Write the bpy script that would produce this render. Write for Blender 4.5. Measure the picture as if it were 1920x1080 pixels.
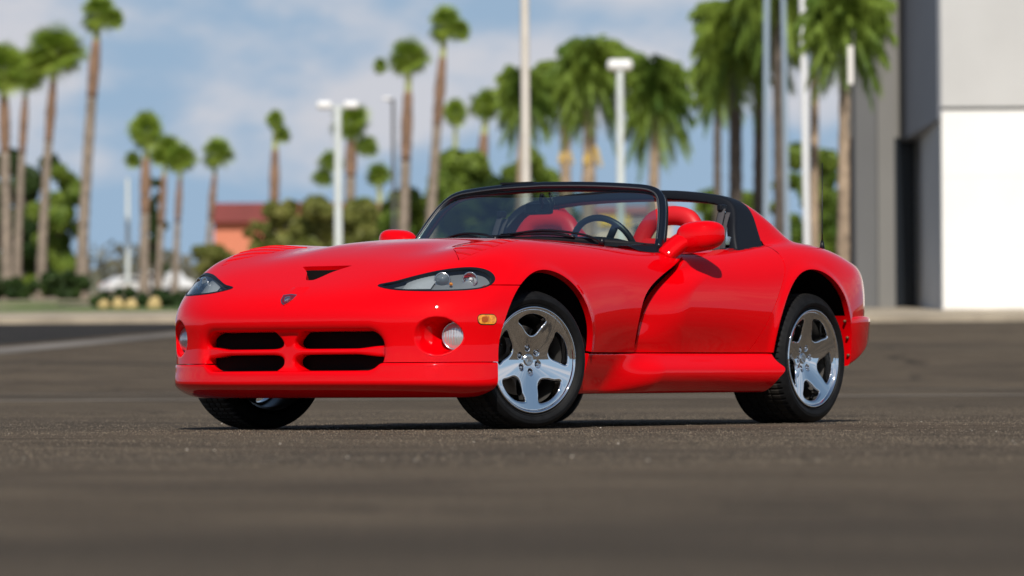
import bpy, bmesh, math, random
import numpy as np
from mathutils import Vector, Matrix, Euler
R = math.radians
random.seed(7)
rng = np.random.default_rng(11)
scene = bpy.context.scene
for o in list(bpy.data.objects):
    bpy.data.objects.remove(o)
C = scene.collection

# ------------------------------------------------------------------ camera
VIEW_A = R(34.5)
cA, sA = math.cos(VIEW_A), math.sin(VIEW_A)
CAM = Vector((0.613 * -sA + 22.5 * cA, 0.613 * cA + 22.5 * sA, 0.24))
cam_data = bpy.data.cameras.new('camera')
cam = bpy.data.objects.new('camera', cam_data)
C.objects.link(cam)
cam.location = CAM
cam_data.sensor_width = 36.0
cam_data.lens = 8822.0 / 1920.0 * 36.0
cam_data.clip_start = 0.2
cam_data.clip_end = 12000
pitch = math.atan(168.0 / 8822.0)
cam.rotation_euler = (Matrix.Rotation(math.atan2(-sA, -cA) - math.pi / 2, 4, 'Z') @ Matrix.Rotation(math.pi / 2 + pitch, 4, 'X') @ Matrix.Rotation(R(-0.34), 4, 'Z')).to_euler()
cam_data.dof.use_dof = True
cam_data.dof.focus_distance = 22.0
cam_data.dof.aperture_fstop = 3.6
scene.camera = cam

# ------------------------------------------------------------------ world, sun, exposure
SUN_AZ = VIEW_A + R(2)          # measured from the nose of the car (+x) towards its left side (+y)
SUN_EL = R(44)
world = bpy.data.worlds.new('World')
scene.world = world
world.use_nodes = True
wn, wl = world.node_tree.nodes, world.node_tree.links
wn.clear()
wout = wn.new('ShaderNodeOutputWorld')
wbg = wn.new('ShaderNodeBackground')
sky = wn.new('ShaderNodeTexSky')
sky.sky_type = 'NISHITA'
sky.sun_disc = False
sky.sun_elevation = SUN_EL
sky.sun_rotation = math.pi / 2 - SUN_AZ
sky.air_density = 1.3
sky.dust_density = 0.6
sky.ozone_density = 2.6
wbg.inputs['Strength'].default_value = 0.064
# broken cloud over a blue sky; the direction is lifted so that the low sky is as clear a blue as on the day
wtc = wn.new('ShaderNodeTexCoord')
wsep = wn.new('ShaderNodeSeparateXYZ'); wl.new(wtc.outputs['Generated'], wsep.inputs[0])
wz = wn.new('ShaderNodeMath'); wz.operation = 'MULTIPLY_ADD'; wz.inputs[1].default_value = 0.75; wz.inputs[2].default_value = 0.22
wl.new(wsep.outputs[2], wz.inputs[0])
wcb = wn.new('ShaderNodeCombineXYZ'); wl.new(wsep.outputs[0], wcb.inputs[0]); wl.new(wsep.outputs[1], wcb.inputs[1]); wl.new(wz.outputs[0], wcb.inputs[2])
wnrm = wn.new('ShaderNodeVectorMath'); wnrm.operation = 'NORMALIZE'; wl.new(wcb.outputs[0], wnrm.inputs[0])
wl.new(wnrm.outputs[0], sky.inputs['Vector'])
wmap = wn.new('ShaderNodeMapping'); wmap.inputs['Scale'].default_value = (1, 1, 2.1); wmap.inputs['Location'].default_value = (2.50, 1.40, 0.39)
wl.new(wtc.outputs['Generated'], wmap.inputs[0])
wno = wn.new('ShaderNodeTexNoise'); wno.inputs['Scale'].default_value = 17.0; wno.inputs['Detail'].default_value = 7.0; wno.inputs['Roughness'].default_value = 0.52
wl.new(wmap.outputs[0], wno.inputs['Vector'])
wno2 = wn.new('ShaderNodeTexNoise'); wno2.inputs['Scale'].default_value = 4.5; wno2.inputs['Detail'].default_value = 4.0
wl.new(wmap.outputs[0], wno2.inputs['Vector'])
# clouds thin out towards the horizon
wlow = wn.new('ShaderNodeMapRange'); wlow.inputs['From Min'].default_value = 0.03; wlow.inputs['From Max'].default_value = 0.062
wlow.inputs['To Min'].default_value = -0.24; wlow.inputs['To Max'].default_value = 0.055
wl.new(wsep.outputs[2], wlow.inputs[0])
wadd = wn.new('ShaderNodeMath'); wadd.operation = 'ADD'; wl.new(wno.outputs[0], wadd.inputs[0]); wl.new(wlow.outputs[0], wadd.inputs[1])
wadd2 = wn.new('ShaderNodeMath'); wadd2.operation = 'MULTIPLY_ADD'; wadd2.inputs[1].default_value = 0.35; wl.new(wno2.outputs[0], wadd2.inputs[0]); wl.new(wadd.outputs[0], wadd2.inputs[2])
wramp = wn.new('ShaderNodeMapRange'); wramp.interpolation_type = 'SMOOTHSTEP'
wramp.inputs['From Min'].default_value = 0.615; wramp.inputs['From Max'].default_value = 0.82; wramp.inputs['To Min'].default_value = 0.08; wramp.inputs['To Max'].default_value = 0.84
wl.new(wadd2.outputs[0], wramp.inputs[0])
wmix = wn.new('ShaderNodeMix'); wmix.data_type = 'RGBA'
wmix.inputs[7].default_value = (10.4, 10.2, 10.7, 1)
# the cumulus sits in a low band; overhead the sky is clear
whi = wn.new('ShaderNodeMapRange'); whi.interpolation_type = 'SMOOTHSTEP'; whi.inputs['From Min'].default_value = 0.09; whi.inputs['From Max'].default_value = 0.30; whi.inputs['To Min'].default_value = 1.0; whi.inputs['To Max'].default_value = 0.0
wl.new(wsep.outputs[2], whi.inputs[0])
wmul = wn.new('ShaderNodeMath'); wmul.operation = 'MULTIPLY'; wl.new(wramp.outputs[0], wmul.inputs[0]); wl.new(whi.outputs[0], wmul.inputs[1])
wl.new(wmul.outputs[0], wmix.inputs[0]); 
# pale blue air near the horizon, passing gradually into the clear sky above
whz = wn.new('ShaderNodeMapRange'); whz.interpolation_type = 'SMOOTHSTEP'; whz.inputs['From Min'].default_value = 0.02; whz.inputs['From Max'].default_value = 0.42; whz.inputs['To Min'].default_value = 0.92; whz.inputs['To Max'].default_value = 0.0
wl.new(wsep.outputs[2], whz.inputs[0])
wm2 = wn.new('ShaderNodeMix'); wm2.data_type = 'RGBA'; wm2.inputs[7].default_value = (4.7, 7.1, 9.9, 1)
wl.new(whz.outputs[0], wm2.inputs[0]); wl.new(sky.outputs[0], wm2.inputs[6]); wl.new(wm2.outputs[2], wmix.inputs[6])
wl.new(wmix.outputs[2], wbg.inputs[0])
wl.new(wbg.outputs[0], wout.inputs[0])
sun_d = bpy.data.lights.new('sun', 'SUN')
sun_d.energy = 4.6
sun_d.angle = R(0.53)
sun_d.color = (1.0, 0.955, 0.88)
sun = bpy.data.objects.new('sun', sun_d)
C.objects.link(sun)
sdir = Vector((math.cos(SUN_EL) * math.cos(SUN_AZ), math.cos(SUN_EL) * math.sin(SUN_AZ), math.sin(SUN_EL)))
sun.rotation_euler = sdir.to_track_quat('Z', 'Y').to_euler()
sun.location = (10, 10, 40)
scene.view_settings.view_transform = 'Standard'
scene.view_settings.look = 'None'
scene.view_settings.exposure = 0.0
scene.view_settings.gamma = 1.0
scene.view_settings.use_curve_mapping = False

# ------------------------------------------------------------------ materials
MATS = {}
def mat(name, color=(0.5, 0.5, 0.5), rough=0.5, metal=0.0, coat=0.0, coat_rough=0.03, noise=None, bump=None, ior=None, trans=0.0, spec=None, emit=None):
    """noise=(scale, amount, detail[, colour2]) varies the base colour; bump=(scale, strength, distance)"""
    if name in MATS:
        return MATS[name]
    m = bpy.data.materials.new(name)
    m.use_nodes = True
    nt = m.node_tree
    b = nt.nodes['Principled BSDF']
    b.inputs['Base Color'].default_value = (*color, 1)
    b.inputs['Roughness'].default_value = rough
    b.inputs['Metallic'].default_value = metal
    b.inputs['Coat Weight'].default_value = coat
    b.inputs['Coat Roughness'].default_value = coat_rough
    b.inputs['Transmission Weight'].default_value = trans
    if ior: b.inputs['IOR'].default_value = ior
    if spec is not None: b.inputs['Specular IOR Level'].default_value = spec
    if emit:
        b.inputs['Emission Color'].default_value = (*emit[0], 1); b.inputs['Emission Strength'].default_value = emit[1]
    tc = nt.nodes.new('ShaderNodeTexCoord')
    if noise:
        n = nt.nodes.new('ShaderNodeTexNoise'); n.inputs['Scale'].default_value = noise[0]; n.inputs['Detail'].default_value = noise[2]
        nt.links.new(tc.outputs['Object'], n.inputs['Vector'])
        mp = nt.nodes.new('ShaderNodeMapRange'); mp.inputs['From Min'].default_value = 0.3; mp.inputs['From Max'].default_value = 0.7
        nt.links.new(n.outputs[0], mp.inputs[0])
        mix = nt.nodes.new('ShaderNodeMix'); mix.data_type = 'RGBA'
        c2 = noise[3] if len(noise) > 3 else tuple(min(1, c * (1 + noise[1])) for c in color)
        c1 = tuple(c * (1 - noise[1]) for c in color)
        mix.inputs[6].default_value = (*c1, 1); mix.inputs[7].default_value = (*c2, 1)
        nt.links.new(mp.outputs[0], mix.inputs[0])
        nt.links.new(mix.outputs[2], b.inputs['Base Color'])
    if bump:
        n = nt.nodes.new('ShaderNodeTexNoise'); n.inputs['Scale'].default_value = bump[0]; n.inputs['Detail'].default_value = 3
        nt.links.new(tc.outputs['Object'], n.inputs['Vector'])
        bp = nt.nodes.new('ShaderNodeBump'); bp.inputs['Strength'].default_value = bump[1]; bp.inputs['Distance'].default_value = bump[2]
        nt.links.new(n.outputs[0], bp.inputs['Height']); nt.links.new(bp.outputs[0], b.inputs['Normal'])
    MATS[name] = m
    return m

RED = mat('red_paint', (0.70, 0.0001, 0.0030), 0.42, coat=1.0, coat_rough=0.015, spec=0.0)
RED.node_tree.nodes['Principled BSDF'].inputs['Coat IOR'].default_value = 1.37
BLACK = mat('black_trim', (0.006, 0.007, 0.010), 0.35, spec=.3)
MATTE = mat('black_underside', (0.006, 0.006, 0.006), 0.9, spec=0.1)
RUBBER = mat('tyre_rubber', (0.007, 0.007, 0.0075), 0.6, noise=(30, 0.3, 4), spec=.18)
CHROME = mat('chrome', (0.86, 0.87, 0.88), 0.035, metal=1.0)
CHROME2 = mat('chrome_satin', (0.7, 0.7, 0.7), 0.16, metal=1.0)
LEATHER = mat('red_leather', (0.62, 0.008, 0.012), 0.42, bump=(260, 0.25, 0.001))
GREYM = mat('grey_metal', (0.3, 0.3, 0.3), 0.4, metal=0.8)

# ------------------------------------------------------------------ object helpers
def link(o, parent=None):
    C.objects.link(o)
    if parent is not None: o.parent = parent
    return o
def tag(o, label=None, cat=None, group=None, kind=None):
    if label: o['label'] = label
    if cat: o['category'] = cat
    if group: o['group'] = group
    if kind: o['kind'] = kind
    return o
def empty(name, loc=(0, 0, 0), rot=(0, 0, 0), parent=None):
    o = bpy.data.objects.new(name, None); o.location = loc; o.rotation_euler = rot; o.empty_display_size = 0.3
    return link(o, parent)
def mesh_np(name, V, T, material, parent=None, N=None, smooth=True, mats=None, midx=None):
    """V (n,3), T list/array of triangles or quads (uniform)"""
    me = bpy.data.meshes.new(name)
    V = np.asarray(V, dtype=np.float64); T = np.asarray(T, dtype=np.int32)
    k = T.shape[1]
    me.vertices.add(len(V)); me.vertices.foreach_set('co', V.ravel())
    me.loops.add(T.size); me.loops.foreach_set('vertex_index', T.ravel())
    me.polygons.add(len(T)); me.polygons.foreach_set('loop_start', np.arange(0, T.size, k, dtype=np.int32))
    me.polygons.foreach_set('use_smooth', np.full(len(T), smooth))
    for m in (mats or [material]): me.materials.append(m)
    if midx is not None: me.polygons.foreach_set('material_index', np.asarray(midx, dtype=np.int32))
    me.update(calc_edges=True)
    if N is not None: me.normals_split_custom_set_from_vertices(np.asarray(N, dtype=np.float32).tolist())
    o = bpy.data.objects.new(name, me)
    return link(o, parent)
def obj_bm(name, bm, material, parent=None, smooth=False, loc=None, rot=None, angle=None):
    me = bpy.data.meshes.new(name); bm.to_mesh(me); bm.free()
    me.materials.append(material)
    if smooth:
        me.polygons.foreach_set('use_smooth', np.full(len(me.polygons), True))
        if angle: me.set_sharp_from_angle(angle=angle)
    o = bpy.data.objects.new(name, me)
    if loc is not None: o.location = loc
    if rot is not None: o.rotation_euler = rot
    return link(o, parent)
def box(bm, c, s, rz=0.0, M=None, bevel=0.0):
    r = bmesh.ops.create_cube(bm, size=1.0)
    T = Matrix.Translation(c) @ Matrix.Rotation(rz, 4, 'Z') @ Matrix.Diagonal((*s, 1))
    if M is not None: T = M @ T
    bmesh.ops.transform(bm, matrix=T, verts=r['verts'])
    if bevel > 0:
        es = list({e for v in r['verts'] for e in v.link_edges})
        bmesh.ops.bevel(bm, geom=es, offset=bevel, segments=2, affect='EDGES', profile=0.5)
def tube_mesh(P, rad, seg=10, closed=False, squash=None, cap=True):
    """tube through the points P; rad scalar or per-point; squash=(a,b) scales the two section axes"""
    P = np.asarray(P, float); n = len(P)
    rad = np.full(n, rad) if np.isscalar(rad) else np.asarray(rad, float)
    t = np.gradient(P, axis=0)
    if closed: t = (np.roll(P, -1, 0) - np.roll(P, 1, 0))
    t /= np.linalg.norm(t, axis=1)[:, None] + 1e-12
    up = np.array([0, 0, 1.0])
    if abs(t[0] @ up) > 0.95: up = np.array([1.0, 0, 0])
    nn = np.zeros_like(P); a = up - t[0] * (up @ t[0]); nn[0] = a / np.linalg.norm(a)
    for i in range(1, n):
        a = nn[i - 1] - t[i] * (nn[i - 1] @ t[i]); nn[i] = a / np.linalg.norm(a)
    bb = np.cross(t, nn)
    sa, sb = squash or (1, 1)
    th = np.linspace(0, 2 * math.pi, seg, endpoint=False)
    V = (P[:, None, :] + rad[:, None, None] * (np.cos(th)[None, :, None] * nn[:, None, :] * sa + np.sin(th)[None, :, None] * bb[:, None, :] * sb)).reshape(-1, 3)
    Q = []
    m = n if closed else n - 1
    for i in range(m):
        j = (i + 1) % n
        for k in range(seg):
            l = (k + 1) % seg
            Q.append((i * seg + k, i * seg + l, j * seg + l, j * seg + k))
    if cap and not closed:
        V = np.vstack([V, P[0], P[-1]]); c0, c1 = n * seg, n * seg + 1
        for k in range(seg):
            l = (k + 1) % seg
            Q.append((c0, c0, l, k)) ; Q.append((c1, c1, (n - 1) * seg + k, (n - 1) * seg + l))
    return V, Q
def add_tube(bm, P, rad, seg=10, closed=False, squash=None, cap=True):
    V, Q = tube_mesh(P, rad, seg, closed, squash, cap)
    vs = [bm.verts.new(v) for v in V]
    for q in Q:
        u = list(dict.fromkeys(q))
        try: bm.faces.new([vs[i] for i in u])
        except ValueError: pass
def smooth_path(P, n=40, closed=False):
    """Catmull-Rom through the control points"""
    P = np.asarray(P, float); m = len(P)
    if closed:
        idx = lambda i: i % m; segs = m
        g = lambda i: P[i % m]
    else:
        g = lambda i: P[i] if 0 <= i < m else (2 * P[0] - P[1] if i < 0 else 2 * P[-1] - P[-2]); segs = m - 1
    out = []
    for u in np.linspace(0, segs, n, endpoint=not closed):
        i = min(int(u), segs - 1); t = u - i
        p0, p1, p2, p3 = g(i - 1), g(i), g(i + 1), g(i + 2)
        out.append(0.5 * ((2 * p1) + (-p0 + p2) * t + (2 * p0 - 5 * p1 + 4 * p2 - p3) * t * t + (-p0 + 3 * p1 - 3 * p2 + p3) * t ** 3))
    return np.array(out)
def grid_mesh(G):
    """G (m,n,3) -> V, quads"""
    m, n = G.shape[:2]
    i, j = np.meshgrid(np.arange(m - 1), np.arange(n - 1), indexing='ij')
    a = (i * n + j).ravel()
    return G.reshape(-1, 3), np.stack([a, a + 1, a + n + 1, a + n], 1)
def prism(bm, pts2, z0, z1, M=None):
    """closed 2-D outline extruded from z0 to z1"""
    a = [bm.verts.new((x, y, z0)) for x, y in pts2]; b = [bm.verts.new((x, y, z1)) for x, y in pts2]
    n = len(a)
    bm.faces.new(a[::-1]); bm.faces.new(b)
    for i in range(n):
        j = (i + 1) % n
        bm.faces.new((a[i], a[j], b[j], b[i]))
    if M is not None: bmesh.ops.transform(bm, matrix=M, verts=a + b)

# ------------------------------------------------------------------ implicit surface tools
def nat_spline(xs, ys):
    """natural cubic spline over xs for ys (len, ...) -> function"""
    xs = np.asarray(xs, float); ys = np.asarray(ys, float)
    if xs[0] > xs[-1]: xs = xs[::-1]; ys = ys[::-1]
    n = len(xs); h = np.diff(xs)
    Am = np.zeros((n, n)); rhs = np.zeros((n,) + ys.shape[1:])
    Am[0, 0] = Am[-1, -1] = 1
    for i in range(1, n - 1):
        Am[i, i - 1] = h[i - 1]; Am[i, i] = 2 * (h[i - 1] + h[i]); Am[i, i + 1] = h[i]
        rhs[i] = 6 * ((ys[i + 1] - ys[i]) / h[i] - (ys[i] - ys[i - 1]) / h[i - 1])
    M = np.linalg.solve(Am, rhs.reshape(n, -1)).reshape(ys.shape)
    def f(x):
        x = np.clip(np.asarray(x, float), xs[0], xs[-1])
        i = np.clip(np.searchsorted(xs, x) - 1, 0, n - 2)
        hh = h[i]; a = (xs[i + 1] - x) / hh; b = (x - xs[i]) / hh
        if ys.ndim > 1: hh, a, b = hh[..., None], a[..., None], b[..., None]
        return a * ys[i] + b * ys[i + 1] + ((a ** 3 - a) * M[i] + (b ** 3 - b) * M[i + 1]) * hh * hh / 6
    return f
class Table:
    """smooth height table over two coordinates; sampled to 2 cm then bicubic"""
    def __init__(s, us, vs, Z, step=0.02):
        us, vs = np.asarray(us, float), np.asarray(vs, float)
        s.u0, s.u1, s.v0, s.v1 = min(us), max(us), min(vs), max(vs)
        s.nu = int((s.u1 - s.u0) / step) + 1; s.nv = int((s.v1 - s.v0) / step) + 1
        gu = np.linspace(s.u0, s.u1, s.nu); gv = np.linspace(s.v0, s.v1, s.nv)
        A1 = nat_spline(us, np.asarray(Z, float))(gu)            # (nu, len(vs))
        s.G = nat_spline(vs, A1.T)(gv).T                          # (nu, nv)
        s.G = np.pad(s.G, 1, mode='reflect', reflect_type='odd')
    def __call__(s, u, v):
        u, v = np.broadcast_arrays(u, v)
        a = np.clip((u - s.u0) / (s.u1 - s.u0), 0, 1) * (s.nu - 1); b = np.clip((v - s.v0) / (s.v1 - s.v0), 0, 1) * (s.nv - 1)
        i = np.minimum(a.astype(int), s.nu - 2); j = np.minimum(b.astype(int), s.nv - 2)
        a = a - i; b = b - j
        def w(t): return (0.5 * (-t + 2 * t * t - t ** 3), 0.5 * (2 - 5 * t * t + 3 * t ** 3), 0.5 * (t + 4 * t * t - 3 * t ** 3), 0.5 * (-t * t + t ** 3))
        wa, wb = w(a), w(b); r = 0
        for p in range(4):
            q = 0
            for t in range(4): q = q + wb[t] * s.G[i + p, j + t]
            r = r + wa[p] * q
        return r
def smin(a, b, k):
    h = np.maximum(k - np.abs(a - b), 0) / k
    return np.minimum(a, b) - h * h * h * k / 6.0
def smax(a, b, k): return -smin(-a, -b, k)
def sstep(e0, e1, x):
    t = np.clip((x - e0) / (e1 - e0), 0, 1); return t * t * (3 - 2 * t)
def surface_nets(Fn, lo, hi, h, mirror=True):
    """F>0 inside. Returns V, quads, N. With mirror, y is symmetric about 0."""
    xs = np.arange(lo[0], hi[0] + h, h); zs = np.arange(lo[2], hi[2] + h, h)
    ys = np.arange(-0.5 * h, hi[1] + h, h) if mirror else np.arange(lo[1], hi[1] + h, h)
    X, Y, Z = xs[:, None, None], ys[None, :, None], zs[None, None, :]
    F = np.asarray(Fn(X, np.abs(Y) if mirror else Y, Z), dtype=np.float32)
    F = np.broadcast_to(F, (len(xs), len(ys), len(zs)))
    S = F > 0
    nx, ny, nz = F.shape
    c = S[:-1, :-1, :-1].astype(np.int8)
    tot = np.zeros((nx - 1, ny - 1, nz - 1), np.int8)
    for a in (0, 1):
        for b in (0, 1):
            for d in (0, 1):
                tot += S[a:nx - 1 + a, b:ny - 1 + b, d:nz - 1 + d]
    act = (tot > 0) & (tot < 8)
    I = np.argwhere(act); ids = np.full(act.shape, -1, np.int32); ids[act] = np.arange(len(I))
    acc = np.zeros((len(I), 3)); cnt = np.zeros(len(I))
    corners = [(a, b, d) for a in (0, 1) for b in (0, 1) for d in (0, 1)]
    for p in corners:
        for ax in range(3):
            if p[ax] == 0:
                q = list(p); q[ax] = 1
                f0 = F[I[:, 0] + p[0], I[:, 1] + p[1], I[:, 2] + p[2]]; f1 = F[I[:, 0] + q[0], I[:, 1] + q[1], I[:, 2] + q[2]]
                m = (f0 > 0) != (f1 > 0)
                t = np.where(m, f0 / np.where(m, f0 - f1, 1), 0)
                pt = np.array(p, float)[None, :].repeat(len(I), 0); pt[:, ax] = t
                acc[m] += pt[m]; cnt[m] += 1
    V = (I + acc / cnt[:, None]) * h + np.array([xs[0], ys[0], zs[0]])
    Q = []
    # faces across each sign-changing grid edge
    def faces(ax):
        sl0 = [slice(1, -1)] * 3; sl0[ax] = slice(0, -1); sl1 = list(sl0); sl1[ax] = slice(1, None)
        a, b = S[tuple(sl0)], S[tuple(sl1)]
        m = np.argwhere(a != b)
        if len(m) == 0: return
        ins = a[m[:, 0], m[:, 1], m[:, 2]]
        o = np.ones(3, int); o[ax] = 0
        g = m + o
        u, v = (ax + 1) % 3, (ax + 2) % 3
        def cell(du, dv):
            e = g.copy(); e[:, u] -= du; e[:, v] -= dv
            return ids[e[:, 0], e[:, 1], e[:, 2]]
        q = np.stack([cell(1, 1), cell(0, 1), cell(0, 0), cell(1, 0)], 1)
        q[~ins] = q[~ins][:, ::-1]
        Q.append(q)
    for ax in range(3): faces(ax)
    Q = np.vstack(Q)
    Fa = (lambda P: Fn(P[:, 0], np.abs(P[:, 1]), P[:, 2])) if mirror else (lambda P: Fn(P[:, 0], P[:, 1], P[:, 2]))
    e = 0.0015
    for it in range(3):
        G = grad(Fa, V, e); f = Fa(V)
        st = -f[:, None] * G / np.maximum((G * G).sum(1), 0.05)[:, None]
        L = np.linalg.norm(st, axis=1); st *= np.minimum(1, 0.6 * h / np.maximum(L, 1e-9))[:, None]
        if mirror: st[I[:, 1] == 0, 1] = 0
        V = V + st
    N = -grad(Fa, V, 0.003); N /= np.linalg.norm(N, axis=1)[:, None] + 1e-12
    if mirror:
        N[I[:, 1] == 0, 1] = 0
        # mirror everything to y<0, sharing the centre-line vertices
        cen = I[:, 1] == 0
        V[cen, 1] = 0
        mp = np.where(cen, np.arange(len(V)), 0); k = (~cen).sum(); mp[~cen] = len(V) + np.arange(k)
        keep = ~(cen[Q].all(1))
        Q = Q[keep]
        V2 = V[~cen] * [1, -1, 1]; N2 = N[~cen] * [1, -1, 1]
        Q = np.vstack([Q, mp[Q][:, ::-1]])
        V = np.vstack([V, V2]); N = np.vstack([N, N2])
    T = np.vstack([Q[:, [0, 1, 2]], Q[:, [0, 2, 3]]])
    return V, T, N
def grad(Fa, V, e):
    G = np.empty_like(V)
    for ax in range(3):
        d = np.zeros(3); d[ax] = e
        G[:, ax] = (Fa(V + d) - Fa(V - d)) / (2 * e)
    return G
def clip(M, g):
    """keep the part of the triangle mesh where g(x,y,z) > 0"""
    V, T, N = M
    if len(T) == 0: return M
    s = g(V[:, 0], V[:, 1], V[:, 2]) if callable(g) else g
    s = np.where(np.abs(s) < 1e-7, 1e-7, s)
    ins = s[T] > 0; c = ins.sum(1)
    out = [T[c == 3]]
    newV, newN = [V], [N]; base = len(V)
    def cut(a, b):
        nonlocal base
        lo, hi = np.minimum(a, b), np.maximum(a, b)
        key = lo.astype(np.int64) * len(V) + hi
        u, inv = np.unique(key, return_inverse=True)
        l, h = (u // len(V)), (u % len(V))
        t = (s[l] / (s[l] - s[h]))[:, None]
        newV.append(V[l] + t * (V[h] - V[l])); n = N[l] + t * (N[h] - N[l])
        newN.append(n / (np.linalg.norm(n, axis=1)[:, None] + 1e-12))
        r = base + inv; base += len(u); return r
    def roll(Tm, im, want):
        k = np.argmax(im == want, axis=1); r = np.arange(len(Tm))
        return Tm[r, k], Tm[r, (k + 1) % 3], Tm[r, (k + 2) % 3]
    m1, m2 = c == 1, c == 2
    A = []; B = []
    a1, b1, c1 = roll(T[m1], ins[m1], True)
    a2, b2, c2 = roll(T[m2], ins[m2], False)
    E0 = np.concatenate([a1, a1, a2, a2]); E1 = np.concatenate([b1, c1, b2, c2])
    if len(E0):
        r = cut(E0, E1); n1, n2 = len(a1), len(a2)
        ab, ac = r[:n1], r[n1:2 * n1]; pb, pc = r[2 * n1:2 * n1 + n2], r[2 * n1 + n2:]
        out.append(np.stack([a1, ab, ac], 1))
        out.append(np.stack([pb, b2, c2], 1)); out.append(np.stack([pb, c2, pc], 1))
    T2 = np.vstack(out); V2 = np.vstack(newV); N2 = np.vstack(newN)
    used = np.unique(T2); mp = np.full(len(V2), -1, np.int64); mp[used] = np.arange(len(used))
    return V2[used], mp[T2], N2[used]
def flange(M, depth, axis=None, where=None):
    """turn the open edges inward so that panels have visible thickness"""
    V, T, N = M
    E = np.vstack([T[:, [0, 1]], T[:, [1, 2]], T[:, [2, 0]]])
    key = np.minimum(E[:, 0], E[:, 1]).astype(np.int64) * len(V) + np.maximum(E[:, 0], E[:, 1])
    u, idx, cnt = np.unique(key, return_index=True, return_counts=True)
    B = E[idx[cnt == 1]]
    if len(B) == 0: return M
    if (np.cross(V[T[:, 1]] - V[T[:, 0]], V[T[:, 2]] - V[T[:, 0]]) * N[T[:, 0]]).sum() < 0:
        B = B[:, ::-1]
    off = -N if axis is None else np.broadcast_to(np.asarray(axis, float), N.shape)
    a, b = B[:, 0], B[:, 1]
    if where is not None:
        k = where(V[a, 0], V[a, 1], V[a, 2]); a, b = a[k], b[k]
        if len(a) == 0: return M
    d = V[b] - V[a]
    n = np.cross(off[a], d); n /= np.linalg.norm(n, axis=1)[:, None] + 1e-12
    # orient away from the panel: outward from the hole is fine for two-sided paint
    k = len(a); base = len(V)
    VV = np.vstack([V, V[a], V[b], V[b] + off[b] * depth, V[a] + off[a] * depth])
    i = np.arange(k)
    A, Bv, Cc, D = base + i, base + k + i, base + 2 * k + i, base + 3 * k + i
    TT = np.vstack([T, np.stack([A, D, Cc], 1), np.stack([A, Cc, Bv], 1)])
    # average the flange normals at shared positions
    keyp = np.concatenate([a, b, b + len(V), a + len(V)])
    uu, inv = np.unique(keyp, return_inverse=True); s = np.zeros((len(uu), 3)); np.add.at(s, inv, np.vstack([n, n, n, n]))
    s /= np.linalg.norm(s, axis=1)[:, None] + 1e-12
    NN = np.vstack([N, s[inv]])
    return VV, TT, NN
# ------------------------------------------------------------------ the ground: level by the car, then a long gentle rise
FWD = np.array([-cA, -sA]); RGT = np.array([-sA, cA]); CXY = np.array([CAM.x, CAM.y])
_zd = nat_spline([-400, 0, 30, 40, 50, 60, 80, 100, 150, 200, 250, 300, 400, 500, 700, 1500, 4000], [0, 0, 0, .035, .13, .32, .86, 1.43, 2.55, 3.55, 4.6, 5.6, 7.4, 8.9, 10.4, 10.6, 10.6])
_dd = np.arange(-400, 4000, 2.0); _zz = _zd(_dd); _zz[_dd < 30] = 0; _zz[_dd > 700] = np.maximum(_zz[_dd > 700], 10.4)
def gz(d): return np.interp(d, _dd, _zz)
def at(d, w, dz=0.0):
    p = CXY + d * FWD + w * RGT
    return (float(p[0]), float(p[1]), float(gz(d)) + dz)
def px(X, d): return (X - 960) / 8822.0 * d            # lateral metres at depth d for a column of the photograph
def zy(Y, d): return 0.24 + (708 - Y) / 8822.0 * d      # height
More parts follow.
